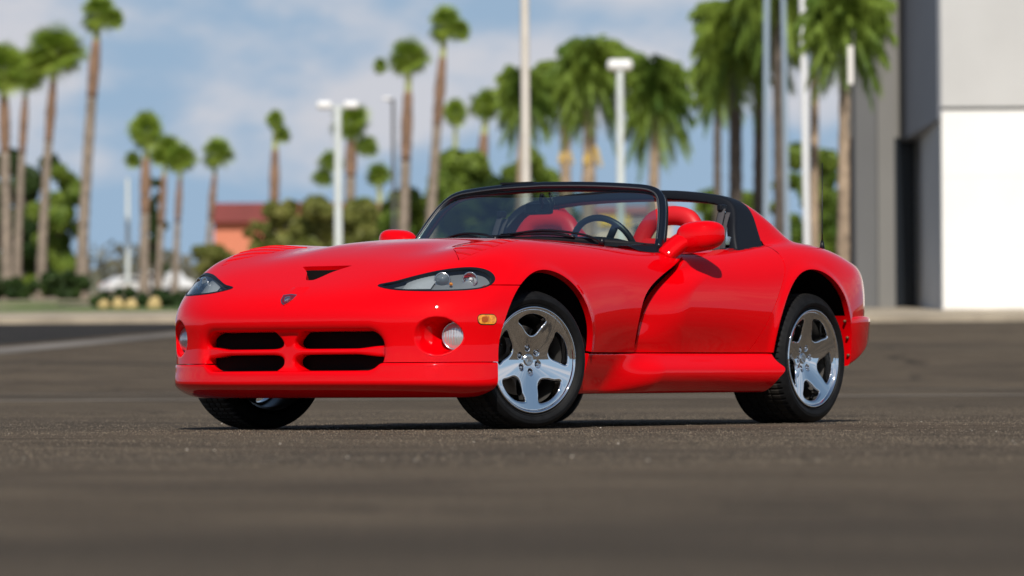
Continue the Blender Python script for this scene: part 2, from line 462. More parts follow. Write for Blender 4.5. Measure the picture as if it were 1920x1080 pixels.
def asphalt(name, base, dark, warm):
    m = bpy.data.materials.new(name); m.use_nodes = True; nt = m.node_tree; b = nt.nodes['Principled BSDF']
    tc = nt.nodes.new('ShaderNodeTexCoord')
    def noise(sc, det, rough=.5, vec=None):
        n = nt.nodes.new('ShaderNodeTexNoise'); n.inputs['Scale'].default_value = sc; n.inputs['Detail'].default_value = det; n.inputs['Roughness'].default_value = rough
        nt.links.new(vec or tc.outputs['Object'], n.inputs['Vector']); return n
    def mixc(f, a, c):
        x = nt.nodes.new('ShaderNodeMix'); x.data_type = 'RGBA'
        for i, v in ((6, a), (7, c)):
            if isinstance(v, tuple): x.inputs[i].default_value = (*v, 1)
            else: nt.links.new(v, x.inputs[i])
        nt.links.new(f, x.inputs[0]); return x.outputs[2]
    def rng_(src, a, c, t0=0., t1=1.):
        r = nt.nodes.new('ShaderNodeMapRange'); r.inputs['From Min'].default_value = a; r.inputs['From Max'].default_value = c; r.inputs['To Min'].default_value = t0; r.inputs['To Max'].default_value = t1
        nt.links.new(src, r.inputs[0]); return r.outputs[0]
    mp = nt.nodes.new('ShaderNodeMapping'); mp.inputs['Rotation'].default_value = (0, 0, -(VIEW_A + R(4))); mp.inputs['Scale'].default_value = (1.0, .55, 1)
    nt.links.new(tc.outputs['Object'], mp.inputs[0])
    big = noise(.35, 5, .6, mp.outputs[0]); mid = noise(1.7, 6, .62, mp.outputs[0]); fine = noise(140, 3); grit = noise(45, 4, .7)
    c = mixc(rng_(big.outputs[0], .35, .65), dark, base)
    c = mixc(rng_(mid.outputs[0], .46, .66, 0, .9), c, warm)
    mp2 = nt.nodes.new('ShaderNodeMapping'); mp2.inputs['Rotation'].default_value = (0, 0, -(VIEW_A - R(2))); mp2.inputs['Scale'].default_value = (1.0, .10, 1)
    nt.links.new(tc.outputs['Object'], mp2.inputs[0])
    stk = noise(1.1, 6, .62, mp2.outputs[0]); pat = noise(.5, 3)
    sm = nt.nodes.new('ShaderNodeMath'); sm.operation = 'MULTIPLY'; nt.links.new(rng_(stk.outputs[0], .56, .66, 0, .8), sm.inputs[0]); nt.links.new(rng_(pat.outputs[0], .42, .6, .15, 1), sm.inputs[1])
    c = mixc(sm.outputs[0], c, tuple(x * 1.45 for x in warm))
    c = mixc(rng_(stk.outputs[0], .44, .36, 0, .5), c, tuple(x * .62 for x in dark))
    c = mixc(rng_(grit.outputs[0], .46, .60, 0, .75), c, tuple(x * .35 for x in dark))
    c = mixc(rng_(fine.outputs[0], .58, .68, 0, .7), c, tuple(x * 2.4 for x in warm))
    v = nt.nodes.new('ShaderNodeTexVoronoi'); v.inputs['Scale'].default_value = 28; nt.links.new(tc.outputs['Object'], v.inputs['Vector'])
    n3 = noise(6, 2)
    sp = nt.nodes.new('ShaderNodeMath'); sp.operation = 'MULTIPLY'
    nt.links.new(rng_(v.outputs['Distance'], .05, .11, 1, 0), sp.inputs[0]); nt.links.new(rng_(n3.outputs[0], .50, .60), sp.inputs[1])
    c = mixc(sp.outputs[0], c, (.30, .27, .24))
    ve = nt.nodes.new('ShaderNodeTexVoronoi'); ve.feature = 'DISTANCE_TO_EDGE'; ve.inputs['Scale'].default_value = .22
    wv = noise(.9, 5, .6); vm = nt.nodes.new('ShaderNodeVectorMath'); vm.operation = 'MULTIPLY_ADD'; vm.inputs[1].default_value = (1.6, 1.6, 0)
    nt.links.new(wv.outputs[1], vm.inputs[0]); nt.links.new(tc.outputs['Object'], vm.inputs[2]); nt.links.new(vm.outputs[0], ve.inputs['Vector'])
    c = mixc(rng_(ve.outputs['Distance'], .002, .006, .85, 0), c, (.012, .011, .010))
    pt = noise(.16, 3, .5)
    c = mixc(rng_(pt.outputs[0], .50, .62, 0, .30), c, (.026, .024, .022))
    nt.links.new(c, b.inputs['Base Color']); b.inputs['Roughness'].default_value = .9; b.inputs['Specular IOR Level'].default_value = .10
    bp = nt.nodes.new('ShaderNodeBump'); bp.inputs['Strength'].default_value = .55; bp.inputs['Distance'].default_value = .006
    ad = nt.nodes.new('ShaderNodeMath'); ad.operation = 'ADD'; nt.links.new(grit.outputs[0], ad.inputs[0]); nt.links.new(fine.outputs[0], ad.inputs[1])
    nt.links.new(ad.outputs[0], bp.inputs['Height']); nt.links.new(bp.outputs[0], b.inputs['Normal'])
    return m
ASPH = asphalt('asphalt', (.106, .082, .057), (.064, .050, .037), (.152, .118, .082))
ASPH2 = asphalt('dark_asphalt', (.036, .033, .031), (.027, .025, .024), (.046, .041, .036))  # darker asphalt tone for the band before the left pavement
CONC = mat('pale_concrete', (.36, .30, .22), .9, noise=(.9, .3, 6), bump=(20, .4, .01))
CONC2 = mat('worn_concrete_strip', (.16, .14, .12), .9, noise=(.7, .35, 6))
GRASS = mat('grass', (.09, .13, .03), .9, noise=(1.4, .45, 6))
DIRT = mat('dry_soil', (.30, .24, .16), .95, noise=(.5, .3, 6))
def strip(name, pts_near, pts_far, material, dz, kind='structure', n=60):
    """ground-hugging sheet between two lines given as (w, d) points"""
    a = np.array(pts_near, float); b = np.array(pts_far, float)
    t = np.linspace(0, 1, n)
    def res(P): u = np.linspace(0, 1, len(P)); return np.stack([np.interp(t, u, P[:, 0]), np.interp(t, u, P[:, 1])], 1)
    a, b = res(a), res(b); m = max(2, int(np.abs(a[:, 1] - b[:, 1]).max() / 2) + 2)
    G = np.zeros((n, m, 3))
    for j, s in enumerate(np.linspace(0, 1, m)):
        P = a * (1 - s) + b * s
        for i in range(n): G[i, j] = at(P[i, 1], P[i, 0], dz)
    V, Q = grid_mesh(G); o = mesh_np(name, V, Q, material); o['kind'] = kind; return o
ds = np.unique(np.concatenate([[-400, -200, -100, -40, -10], np.arange(0, 30, 5), np.arange(30, 700, 2), [750, 800, 1200, 2000, 3900]]))
ws = np.array([-1800, -600, -200, -80, -40, -20, -10, 0, 10, 20, 40, 80, 200, 600, 1800], float)
G = np.zeros((len(ds), len(ws), 3))
for i, d in enumerate(ds):
    for j, w in enumerate(ws): G[i, j] = at(d, w)
V, Q = grid_mesh(G)
gnd = mesh_np('parking_lot', V, Q, ASPH); gnd['kind'] = 'structure'
strip('concrete_gutter', [(-60, 60), (px(0, 73), 72.6), (px(330, 86), 86), (0, 94)], [(-60, 63.5), (px(0, 77), 77), (px(330, 89.5), 89.5), (0, 98.5)], CONC2, .005)
strip('dusty_seam', [(-30, 42.2), (30, 42.4)], [(-30, 43.2), (30, 43.2)], mat('dust', (.17, .14, .11), .95, noise=(.8, .4, 5)), .005)
strip('dusty_seam', [(-30, 46.6), (30, 47.2)], [(-30, 46.9), (30, 47.5)], MATS['dust'], .005)
strip('road', [(-60, 79), (px(0, 79), 79.3), (px(330, 92), 92), (0, 101)], [(-60, 99), (px(0, 100), 100), (px(330, 100), 100), (0, 101.5)], ASPH2, .009)
# raised pavements with kerbs
def pavement(name, P, material, h=.13):
    """P: list of (w,d) outline; top sheet plus a kerb wall"""
    bm = bmesh.new(); lo = []; hi = []
    for w, d in P:
        p = at(d, w); hi.append(bm.verts.new((p[0], p[1], p[2] + h))); lo.append(bm.verts.new((p[0], p[1], p[2] - .05)))
    n = len(P)
    for i in range(n): bm.faces.new((lo[i], lo[(i + 1) % n], hi[(i + 1) % n], hi[i]))
    bm.faces.new(hi); bmesh.ops.recalc_face_normals(bm, faces=bm.faces)
    o = obj_bm(name, bm, material); o['kind'] = 'structure'; return o
def pave_grid(name, w0, w1, d0, d1, material, h=.13, nd=None):
    nd = nd or max(3, int((d1 - d0) / 3)); ww = np.linspace(w0, w1, 12); dd = np.linspace(d0, d1, nd)
    G = np.zeros((nd, 12, 3))
    for i, d in enumerate(dd):
        for j, w in enumerate(ww): G[i, j] = at(d, w, h)
    V, Q = grid_mesh(G); n0 = len(V)
    E = np.array([at(d0, w, -.1) for w in ww]); V = np.vstack([V, E]); Q = np.vstack([Q, [(j, j + 1, n0 + j + 1, n0 + j) for j in range(11)]])
    o = mesh_np(name, V, Q, material, smooth=False); o['kind'] = 'structure'; return o
pave_grid('pavement', -90, px(345, 101) + 3.5, 101, 128, CONC)
pave_grid('grass_verge', px(60, 130) , px(345, 128) + 8, 112, 127, GRASS, .16)
pave_grid('soil_bed', -120, 120, 128.5, 480, DIRT, .10)
pave_grid('grass_strip', -40, -14, 145, 168, GRASS, .15)
pave_grid('forecourt', px(1560, 97), 60, 96.5, 128, CONC, .13)

# ------------------------------------------------------------------ building on the right
BLD = empty('commercial_building', loc=at(105, px(1767, 105)), rot=(0, 0, math.atan2(RGT[1], RGT[0])))
tag(BLD, 'large white and grey stucco building with a tall recessed entrance, right edge of the lot', 'building')
# local axes: +x = to the right in the picture, +y = away from the camera
def bpart(name, x0, x1, y0, y1, z0, z1, m):
    bm = bmesh.new(); box(bm, ((x0 + x1) / 2, (y0 + y1) / 2, (z0 + z1) / 2), (x1 - x0, y1 - y0, z1 - z0)); return obj_bm(name, bm, m, BLD)
WHITE = mat('white_stucco', (.84, .82, .78), .85, noise=(.6, .04, 4), bump=(14, .12, .01))
GREY1 = mat('light_grey_stucco', (.52, .51, .49), .85, noise=(.5, .06, 5), bump=(14, .12, .01))
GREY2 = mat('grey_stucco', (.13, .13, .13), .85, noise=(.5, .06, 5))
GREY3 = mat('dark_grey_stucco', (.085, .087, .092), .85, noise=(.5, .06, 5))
SLATE = mat('slate_panel', (.22, .23, .26), .6, noise=(.5, .06, 5))
b0 = -.2
bpart('wall', .012, 22, 0, 14, b0, 4.62, WHITE)
bpart('band', 0, 22, -.06, 14, 4.66, 12, GREY1)
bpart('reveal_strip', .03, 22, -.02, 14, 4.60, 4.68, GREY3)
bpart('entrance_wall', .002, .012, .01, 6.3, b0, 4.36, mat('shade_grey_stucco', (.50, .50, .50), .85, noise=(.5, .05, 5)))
bm = bmesh.new()
prism(bm, [(0, 0), (0, 12), (-.62, 12), (-.02, 11.9), (-.02, 0)], 0, .01); bm.free()
bm = bmesh.new()   # tapering canopy cheek above the entrance
P = [(-.0, .10, 4.40), (-.0, 6.3, 4.20), (-.0, 6.3, 12), (-.0, .10, 12)]; Q_ = [(-.05, .10, 4.40), (-.42, 6.3, 4.20), (-.42, 6.3, 12), (-.05, .10, 12)]
a = [bm.verts.new(p) for p in P]; b = [bm.verts.new(p) for p in Q_]
bm.faces.new(a); bm.faces.new(b[::-1])
for i in range(4): bm.faces.new((a[i], a[(i + 1) % 4], b[(i + 1) % 4], b[i]))
bmesh.ops.recalc_face_normals(bm, faces=bm.faces); obj_bm('canopy_cheek', bm, SLATE, BLD)
bpart('door_glass', -.64, .0, 6.35, 6.5, b0, 4.3, mat('dark_glass', (.012, .014, .017), .15))
bpart('lintel', -1.6, .0, 6.30, 7.5, 4.3, 12, MATS['grey_column'] if 'grey_column' in MATS else mat('grey_column', (.19, .183, .17), .85, noise=(.5, .06, 5)))
bpart('column', -1.02, -.62, 5.2, 6.29, b0, 12, mat('grey_column', (.19, .183, .17), .85, noise=(.5, .06, 5)))
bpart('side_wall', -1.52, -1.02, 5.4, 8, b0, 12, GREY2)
bpart('gap_shadow_strip', -1.70, -1.525, 6.4, 8.2, b0, 12, mat('gap_shadow_black', (.015, .017, .022), .5))  # near-black strip stands in for the shadow in the gap beside the wall
bpart('door_frame', -.035, .0, 6.31, 6.36, b0, 4.3, GREYM)

for k, z in enumerate((1.55, 3.1)): bpart('wall_joint', .02, 22, -.004, 0, z, z + .018, mat('joint', (.74, .72, .68), .9))
for k in range(4): bpart('wall_joint', 2.4 + k * 2.6, 2.42 + k * 2.6, -.064, -.06, 4.7, 12, GREY3)
bpart('base_course', .012, 22, -.03, -.002, -.2, .16, mat('base_plaster', (.52, .46, .38), .9, noise=(1.5, .25, 5)))
# ------------------------------------------------------------------ the car body as smooth height tables
TY = [0, .25, .45, .65, .80, .98]
TX = [1.0, .80, .62, .50, .40, .25, .10, -.10, -.35, -.65, -.95, -1.25, -1.6, -2.0, -2.35, -2.65, -2.9, -3.1, -3.3, -3.5]
TZ = [
 [.43, .43, .43, .42, .40, .36],
 [.585, .583, .575, .56, .53, .48],
 [.685, .684, .680, .672, .645, .58],
 [.745, .745, .742, .730, .700, .63],
 [.792, .790, .785, .775, .750, .69],
 [.842, .838, .828, .832, .812, .74],
 [.877, .872, .856, .872, .856, .79],
 [.902, .895, .876, .892, .876, .80],
 [.916, .910, .889, .890, .874, .80],
 [.921, .917, .900, .882, .866, .80],
 [.922, .918, .902, .874, .856, .80],
 [.905, .902, .892, .866, .850, .80],
 [.900, .898, .892, .872, .858, .80],
 [.900, .900, .898, .895, .885, .82],
 [.905, .907, .915, .922, .915, .85],
 [.900, .903, .912, .924, .914, .85],
 [.880, .882, .888, .893, .878, .80],
 [.852, .853, .856, .852, .828, .75],
 [.845, .845, .840, .825, .79, .71],
 [.79, .79, .775, .75, .71, .63]]
T_top = Table(TX, TY, TZ)
WZ = [.10, .20, .30, .40, .50, .60, .70, .80, .95]
WX = [1.0, .7, .45, .2, -.1, -.4, -.7, -1.0, -1.3, -1.7, -2.0, -2.3, -2.6, -2.85, -3.1, -3.4]
WW = [
 [.935, .945, .96, .96, .955, .945, .905, .83, .70],
 [.935, .945, .96, .96, .955, .945, .91, .84, .72],
 [.93, .945, .955, .957, .957, .947, .922, .87, .77],
 [.93, .945, .955, .960, .963, .955, .938, .90, .80],
 [.925, .940, .952, .960, .965, .960, .943, .91, .82],
 [.86, .885, .912, .934, .950, .949, .936, .908, .82],
 [.80, .83, .866, .897, .925, .930, .920, .896, .82],
 [.79, .82, .858, .890, .920, .927, .917, .89, .82],
 [.795, .825, .862, .893, .924, .932, .921, .893, .82],
 [.82, .85, .882, .910, .938, .944, .933, .903, .83],
 [.90, .915, .93, .948, .961, .963, .950, .922, .85],
 [.93, .945, .955, .966, .975, .976, .965, .94, .87],
 [.93, .945, .955, .965, .973, .973, .963, .94, .87],
 [.88, .90, .925, .94, .950, .950, .94, .915, .85],
 [.78, .82, .86, .885, .90, .90, .885, .86, .80],
 [.62, .66, .70, .73, .75, .75, .74, .71, .66]]
W_side = Table(WX, WZ, WW)
nose_plan = nat_spline([0, .2, .4, .55, .68, .78, .86, .92, .97, 1.02], [0, .008, .030, .066, .122, .190, .275, .375, .53, .80])
nose_prof = nat_spline([.10, .20, .30, .40, .46, .50, .54, .58, .62, .68, .74, .80, .90], [.76, .785, .790, .788, .792, .795, .788, .770, .740, .676, .60, .52, .38])
tail_plan = nat_spline([0, .3, .5, .65, .75, .83, .9, .97, 1.02], [0, .015, .05, .11, .18, .27, .40, .62, .85])
tail_prof = nat_spline([.1, .25, .35, .45, .55, .65, .75, .85, .95], [-3.22, -3.32, -3.36, -3.38, -3.395, -3.40, -3.39, -3.35, -3.25])
ARCH_F = (0.007, 0.335, 0.380, 0.408)
ARCH_R = (-2.397, 0.35, 0.388, 0.432)
def arch_val(x, z, a):
    """>0 outside the wheel opening; below the axle the opening runs straight down"""
    zz = np.maximum(z - a[1], 0)
    return np.sqrt(((x - a[0]) / a[2]) ** 2 + (zz / a[3]) ** 2) - 1.0
def rrect(u, v, cu, cv, hu, hv, r):
    """signed distance (negative inside) of a rounded rectangle"""
    du = np.abs(u - cu) - (hu - r); dv = np.abs(v - cv) - (hv - r)
    return np.sqrt(np.maximum(du, 0) ** 2 + np.maximum(dv, 0) ** 2) + np.minimum(np.maximum(du, dv), 0) - r

def F_shell(x, y, z):
    T = T_top(x, y) - 0 * z
    W = W_side(x, z)
    # flared wheel-arch lips
    for a in (ARCH_F, ARCH_R):
        r = arch_val(x, z, a)
        W = W + 0.012 * np.exp(-(r / 0.07) ** 2)
    N = nose_prof(z) - nose_plan(y)
    K = tail_prof(z) - (-tail_plan(y))
    # lamp pockets in the bumper corners
    d = ((y - .752) / .082) ** 2 + ((z - .434) / .080) ** 2
    pocket = 0.13 * (1 - sstep(0.25, 1.25, d)) * sstep(0.2, 0.4, x)
    N = N - pocket
    f = smin(T - z, W - y, 0.20 - 0.07 * sstep(0.0, 0.5, x))
    f = smin(f, (N - x) * 0.95, 0.07)
    f = smin(f, x - K, 0.11)
    return f
def F_bumper(x, y, z):
    f = F_shell(x, y, z)
    # the grille mouth: a rounded pocket, then the cross bars put back
    m = rrect(y, z, 0.0, 0.367, 0.515, 0.090, 0.075)
    f = smin(f, m, 0.075)
    core = nose_prof(z) - nose_plan(y)
    inner = core - 0.035 - x             # bars sit back from the skin
    barh = 0.0135 + 0.012 * sstep(.36, .50, y) + 0.02 * np.exp(-(y / .05) ** 2) - np.abs(z - 0.365)
    barv = 0.030 + 0.05 * np.exp(-((z - .277) / .02) ** 2) * 0.6 + 0.035 * np.exp(-((z - .455) / .03) ** 2) - np.abs(y)
    bars = smax(barh, barv, 0.035)
    bars = smin(bars, inner, 0.02)
    bars = smin(bars, x - (core - 0.11), 0.02)
    bars = smin(bars, 0.55 - y, 0.02)
    f = smax(f, bars, 0.03)
    return f
def F_lip(x, y, z):
    """lower spoiler lip, a little proud of the bumper"""
    W = W_side(x, z) - 0.008
    N = nose_prof(z) + 0.004 + 0.010 * np.exp(-((z - .215) / .05) ** 2) - nose_plan(y)
    tuck = 24 * np.maximum(.224 - z, 0) ** 2
    W = W - tuck; N = N - tuck
    f = smin(W - y, N - x, 0.09)
    f = smin(f, 0.312 - 0.0 * x - z, 0.022)
    f = smin(f, z - 0.150, 0.03)
    m = rrect(y, z, 0.0, 0.367, 0.515, 0.090, 0.075)
    f = smin(f, m, 0.03)
    return f
def door_edge(z):
    """x of the fender's trailing edge"""
    return nat_spline([.34, .40, .50, .58, .66, .72, .78, .83, .90], [-.848, -.828, -.816, -.838, -.905, -1.02, -1.195, -1.36, -1.60])(z)
def F_door(x, y, z):
    dx = door_edge(z) - x                                   # metres behind the fender edge
    inset = (0.040 + 0.035 * sstep(.40, .52, z)) * (1 - sstep(0.0, 0.42, dx)) * (1 - sstep(.74, .83, z)) 
    W = W_side(x, z) - inset
    T = T_top(x, y) - 0 * z
    f = smin(T - z, W - y, 0.20)
    return f
T2 = Table([-1.8, -2.03, -2.19, -2.33, -2.47, -2.59, -2.72, -3.0], [0, .3, .5, .65, .8], [
 [1.18, 1.175, 1.155, 1.12, 1.05], [1.193, 1.187, 1.167, 1.135, 1.07], [1.195, 1.188, 1.168, 1.135, 1.07], [1.145, 1.138, 1.12, 1.09, 1.03],
 [1.06, 1.055, 1.04, 1.02, .97], [.975, .972, .965, .95, .90], [.89, .89, .885, .875, .83], [.80, .80, .80, .80, .80]])
def W2(x, z): return nat_spline([.80, .88, .95, 1.05, 1.15, 1.30], [.835, .79, .757, .715, .675, .60])(z) - 0.05 * sstep(-2.3, -2.8, x)
def bar_front(z): return nat_spline([.80, .88, 1.0, 1.12, 1.25], [-1.90, -1.935, -2.0, -2.08, -2.09])(z)
def bar_back(z): return nat_spline([.80, .88, 1.0, 1.12, 1.20, 1.25], [-2.17, -2.19, -2.21, -2.215, -2.19, -2.18])(z)
def F_cab(x, y, z):
    outer = smin(T2(x, y) - z, W2(x, z) - y, 0.11)
    inner = smin(T2(x, y) - .050 - z, W2(x, z) - .055 - y, 0.08)
    f = smin(outer, -inner, 0.02)
    f = smin(f, bar_front(z) - x, 0.03)
    f = smin(f, smax(y - (.50 + .1 * (1.1 - z)), x + 2.22, 0.02), 0.03)
    return smin(f, z - .82, 0.01)
def F_body(x, y, z):
    f = F_shell(x, y, z)
    return smax(f, F_cab(x, y, z), 0.05 * sstep(-2.1, -2.45, x) + 0.002)
def F_rbump(x, y, z):
    W = W_side(x, z) + .010 * sstep(-2.7, -2.9, x) - 0.0
    K = tail_prof(z) - 0.065 + tail_plan(y) * 1.0 
    f = smin(W - y, x - K, 0.10)
    f = smin(f, 0.548 - z, 0.05)
    return smin(f, z - (.268 + .34 * np.maximum(-2.72 - x, 0)), 0.03)
def F_sill(x, y, z):
    t = 1 - sstep(-1.02, -.62, x + (z - .26) * .55)
    prof = nat_spline([.10, .155, .19, .23, .28, .32, .36], [-.045, -.01, .032, .060, .062, .030, -.002])(z)
    flat = nat_spline([.10, .155, .20, .28, .36], [-.085, -.065, -.052, -.024, -.002])(z)
    W = W_side(x, .36) + flat * (1 - t) + prof * t
    f = smin(W - y, .3535 - z, .014)
    return smin(f, z - .160, .03)
# ---- extract
BH = 0.0095
SHELL = surface_nets(lambda x, y, z: smin(F_body(x, y, z), z - 0.20, 0.01), (-3.45, 0, .19), (.86, 1.05, 1.25), BH)
SHELL = clip(SHELL, lambda x, y, z: z - 0.222)
BUMP = surface_nets(lambda x, y, z: smin(F_bumper(x, y, z), x - 0.10, 0.01), (.08, 0, .24), (.86, 1.05, .72), 0.007)
LIP = surface_nets(F_lip, (.1, 0, .13), (.88, 1.05, .33), 0.007)
DOOR = surface_nets(lambda x, y, z: smin(F_door(x, y, z), z - 0.33, .004), (-2.45, .70, .32), (-.7, 1.05, .93), 0.0095, mirror=False)


BSEAM = .668
af = lambda x, y, z: arch_val(x, z, ARCH_F)
ar = lambda x, y, z: arch_val(x, z, ARCH_R)
def flipped(M): return (M[0] * [1, -1, 1], M[1][:, ::-1], M[2] * [1, -1, 1])
def offset(M, d, ax=None):
    return (M[0] + (M[2] if ax is None else np.asarray(ax, float)) * d, M[1], M[2])
def poly_sdf(P, u, v):
    """signed distance to a closed polygon, negative inside"""
    P = np.asarray(P); Q = np.roll(P, -1, 0)
    u = np.asarray(u, float); v = np.asarray(v, float)
    d = np.full(u.shape, 1e9); ins = np.zeros(u.shape, bool)
    for (ax, ay), (bx, by) in zip(P, Q):
        ex, ey = bx - ax, by - ay; wx, wy = u - ax, v - ay
        t = np.clip((wx * ex + wy * ey) / (ex * ex + ey * ey + 1e-15), 0, 1)
        d = np.minimum(d, (wx - ex * t) ** 2 + (wy - ey * t) ** 2)
        c = ((ay > v) != (by > v)) & (u < (bx - ax) * (v - ay) / (by - ay + 1e-15) + ax)
        ins ^= c
    return np.where(ins, -1, 1) * np.sqrt(d)
def near_poly(P, pad, u, v, extra=True):
    P = np.asarray(P); r = np.full(np.shape(u), pad)
    k = (u > P[:, 0].min() - pad) & (u < P[:, 0].max() + pad) & (v > P[:, 1].min() - pad) & (v < P[:, 1].max() + pad) & extra
    r = r.copy(); r[k] = np.minimum(poly_sdf(P, u[k], v[k]), pad)
    return r
def solve(Fn, axis, P, lo, hi):
    """points where the surface is met along one axis (from hi down to lo)"""
    P = np.asarray(P, float).reshape(-1, 3).copy(); a = np.full(len(P), float(lo)); b = np.full(len(P), float(hi))
    for _ in range(34):
        m = (a + b) / 2; P[:, axis] = m; f = Fn(P[:, 0], np.abs(P[:, 1]), P[:, 2]); i = f > 0
        a = np.where(i, m, a); b = np.where(i, b, m)
    P[:, axis] = (a + b) / 2
    return P
# ---- openings
HL = smooth_path([(.425, .670), (.50, .688), (.578, .713), (.674, .739), (.774, .750), (.84, .737), (.878, .706), (.886, .674), (.864, .652), (.80, .642), (.68, .640), (.53, .648)], 72, True)
VENT = [(.37, .70), (.19, .538), (-.08, .505), (-.04, .62), (-.07, .745), (.16, .755)]
DUCT = smooth_path([(.588, .0), (.584, .024), (.555, .046), (.515, .072), (.478, .112), (.455, .140), (.449, .134), (.449, 0), (.449, -.134), (.455, -.140), (.478, -.112), (.515, -.072), (.555, -.046), (.584, -.024)], 70, True)
hl_cut = lambda x, y, z: near_poly(HL, .03, np.abs(y), z, x > .2)
vent_cut = lambda x, y, z: near_poly(VENT, .03, x, np.abs(y), z > .7)
duct_cut = lambda x, y, z: near_poly(DUCT, .03, x, y, z > .6)

car = empty('sports_car')
tag(car, 'low red two-seat convertible with its roof panel off, parked on the dark asphalt', 'car')
def put(name, M, material, parent=car):
    return mesh_np(name, M[0], M[1], material, parent, N=M[2])
def wing_in(M, depth, where=None):
    V = M[0]; ax = np.zeros_like(V); ax[:, 1] = -np.sign(V[:, 1]); return flange(M, depth, axis=ax, where=where)
def down_in(M, depth, where=None, vec=(0, 0, -1)):
    V = M[0]; return flange(M, depth, axis=np.tile(np.array(vec, float), (len(V), 1)), where=where)
def cockpit(x, y, z):
    """<0 inside the opening"""
    ay = np.abs(y)
    return np.maximum(np.maximum(x - (-1.075 - .45 * ay ** 2), ay - (0.705 + 0.03 * sstep(-1.4, -2.0, x))), -2.24 - x)
top = clip(SHELL, lambda x, y, z: np.maximum(np.maximum(cockpit(x, y, z), (.80 - z) * 3), (z - .945) * 2))
top = clip(top, af); top = clip(top, ar)
# clamshell hood with the front wings
hood = clip(top, lambda x, y, z: x + 1.75)
hood = clip(hood, lambda x, y, z: np.where(x > -0.3, x + 2, x - door_edge(z)))
hood = clip(hood, lambda x, y, z: np.where(x > 0.02, z - BSEAM - .0025 * sstep(.86, .89, np.abs(y)), np.where(x > -.3, 1, z - .3585)))
lensM = {}
full_lens = clip(SHELL, lambda x, y, z: np.where(x > .2, -hl_cut(x, y, z) - .004, -1))
hood = clip(hood, hl_cut)
ventM = clip(hood, lambda x, y, z: -vent_cut(x, y, z) - .003)
hood = clip(hood, vent_cut)
hood = clip(hood, duct_cut)
def hood_edge(x, y, z): return ((np.abs(y) > .6) & (x < .5) & (z < .80)) | ((x < -.7) & (np.abs(y) > .70))
hoodF = flange(hood, 0.03)
hoodF2 = wing_in(hood, 0.12, lambda x, y, z: (x < -.70) & (np.abs(y) > .80) & (z > .362))
nV = len(hood[0]); nT = len(hood[1]); hoodF = (np.vstack([hoodF[0], hoodF2[0][nV:]]), np.vstack([hoodF[1], hoodF2[1][nT:] - nV + len(hoodF[0])]), np.vstack([hoodF[2], hoodF2[2][nV:]]))
hd = put('hood', hoodF, RED)
bump = clip(BUMP, lambda x, y, z: BSEAM - .0025 * sstep(.86, .89, np.abs(y)) - z)
bump = clip(bump, af)
bump = clip(bump, lambda x, y, z: x - .13)
bump = clip(bump, lambda x, y, z: z - np.where(np.abs(y) < .50, .262, .314))
bump = clip(bump, hl_cut)
fb = put('front_bumper', wing_in(flange(bump, .03, where=lambda x, y, z: hl_cut(x, y, z) < .004), 0.03, lambda x, y, z: (np.abs(y) > .7)), RED)
lip = clip(LIP, af)
lip = clip(lip, lambda x, y, z: x - .16)
put('front_spoiler', wing_in(lip, .03), RED)
# rear body
def quarter_line(z): return nat_spline([.34, .38, .45, .53, .62, .70, .78, .86, .95], [-1.79, -1.84, -1.90, -1.96, -2.03, -2.095, -2.165, -2.205, -2.20])(z)
bar = clip(top, lambda x, y, z: np.minimum(x - bar_back(z), np.minimum(z - .86, (.80 - np.abs(y)) * 2)))
bar = clip(bar, lambda x, y, z: -1.85 - x)
put('roll_bar_trim', bar, mat('black_vinyl', (.006, .007, .010), .45, spec=.3, bump=(300, .3, .001)))
rear = clip(top, lambda x, y, z: np.maximum(bar_back(z) - x, np.where((z > .93) | ((np.abs(y) < .81) & (z > .87) & (x > -1.9) ), -.01, np.where(x < -1.7, (np.abs(y) - .77), -.5))))
rear = clip(rear, lambda x, y, z: np.where(np.abs(y) < .70, np.where(x < -1.7, 1., -1.), np.where(z > .93, 1, quarter_line(z) - .0025 - x)))
rear = clip(rear, lambda x, y, z: z - np.where(x > -2.3, .3585, .505))
put('rear_body', wing_in(rear, 0.03, lambda x, y, z: (np.abs(y) > .6) & (z < .86)), RED)
RB = surface_nets(F_rbump, (-3.55, 0, .27), (-2.4, 1.05, .60), .009)
RB = clip(RB, ar)
put('rear_bumper', wing_in(clip(RB, lambda x, y, z: -2.5 - x), .10), RED)
door_gap = nat_spline([.34, .36, .40, .46, .55, .64, .72, .77, .805, .83, .96], [.050, .052, .066, .092, .122, .150, .158, .130, .060, .003, .003])
SILL = surface_nets(F_sill, (-2.2, .70, .14), (-.2, 1.08, .38), .008, mirror=False)
SILL = clip(clip(SILL, lambda x, y, z: ARCH_F[0] - ARCH_F[2] - .004 - x), lambda x, y, z: y - .72)
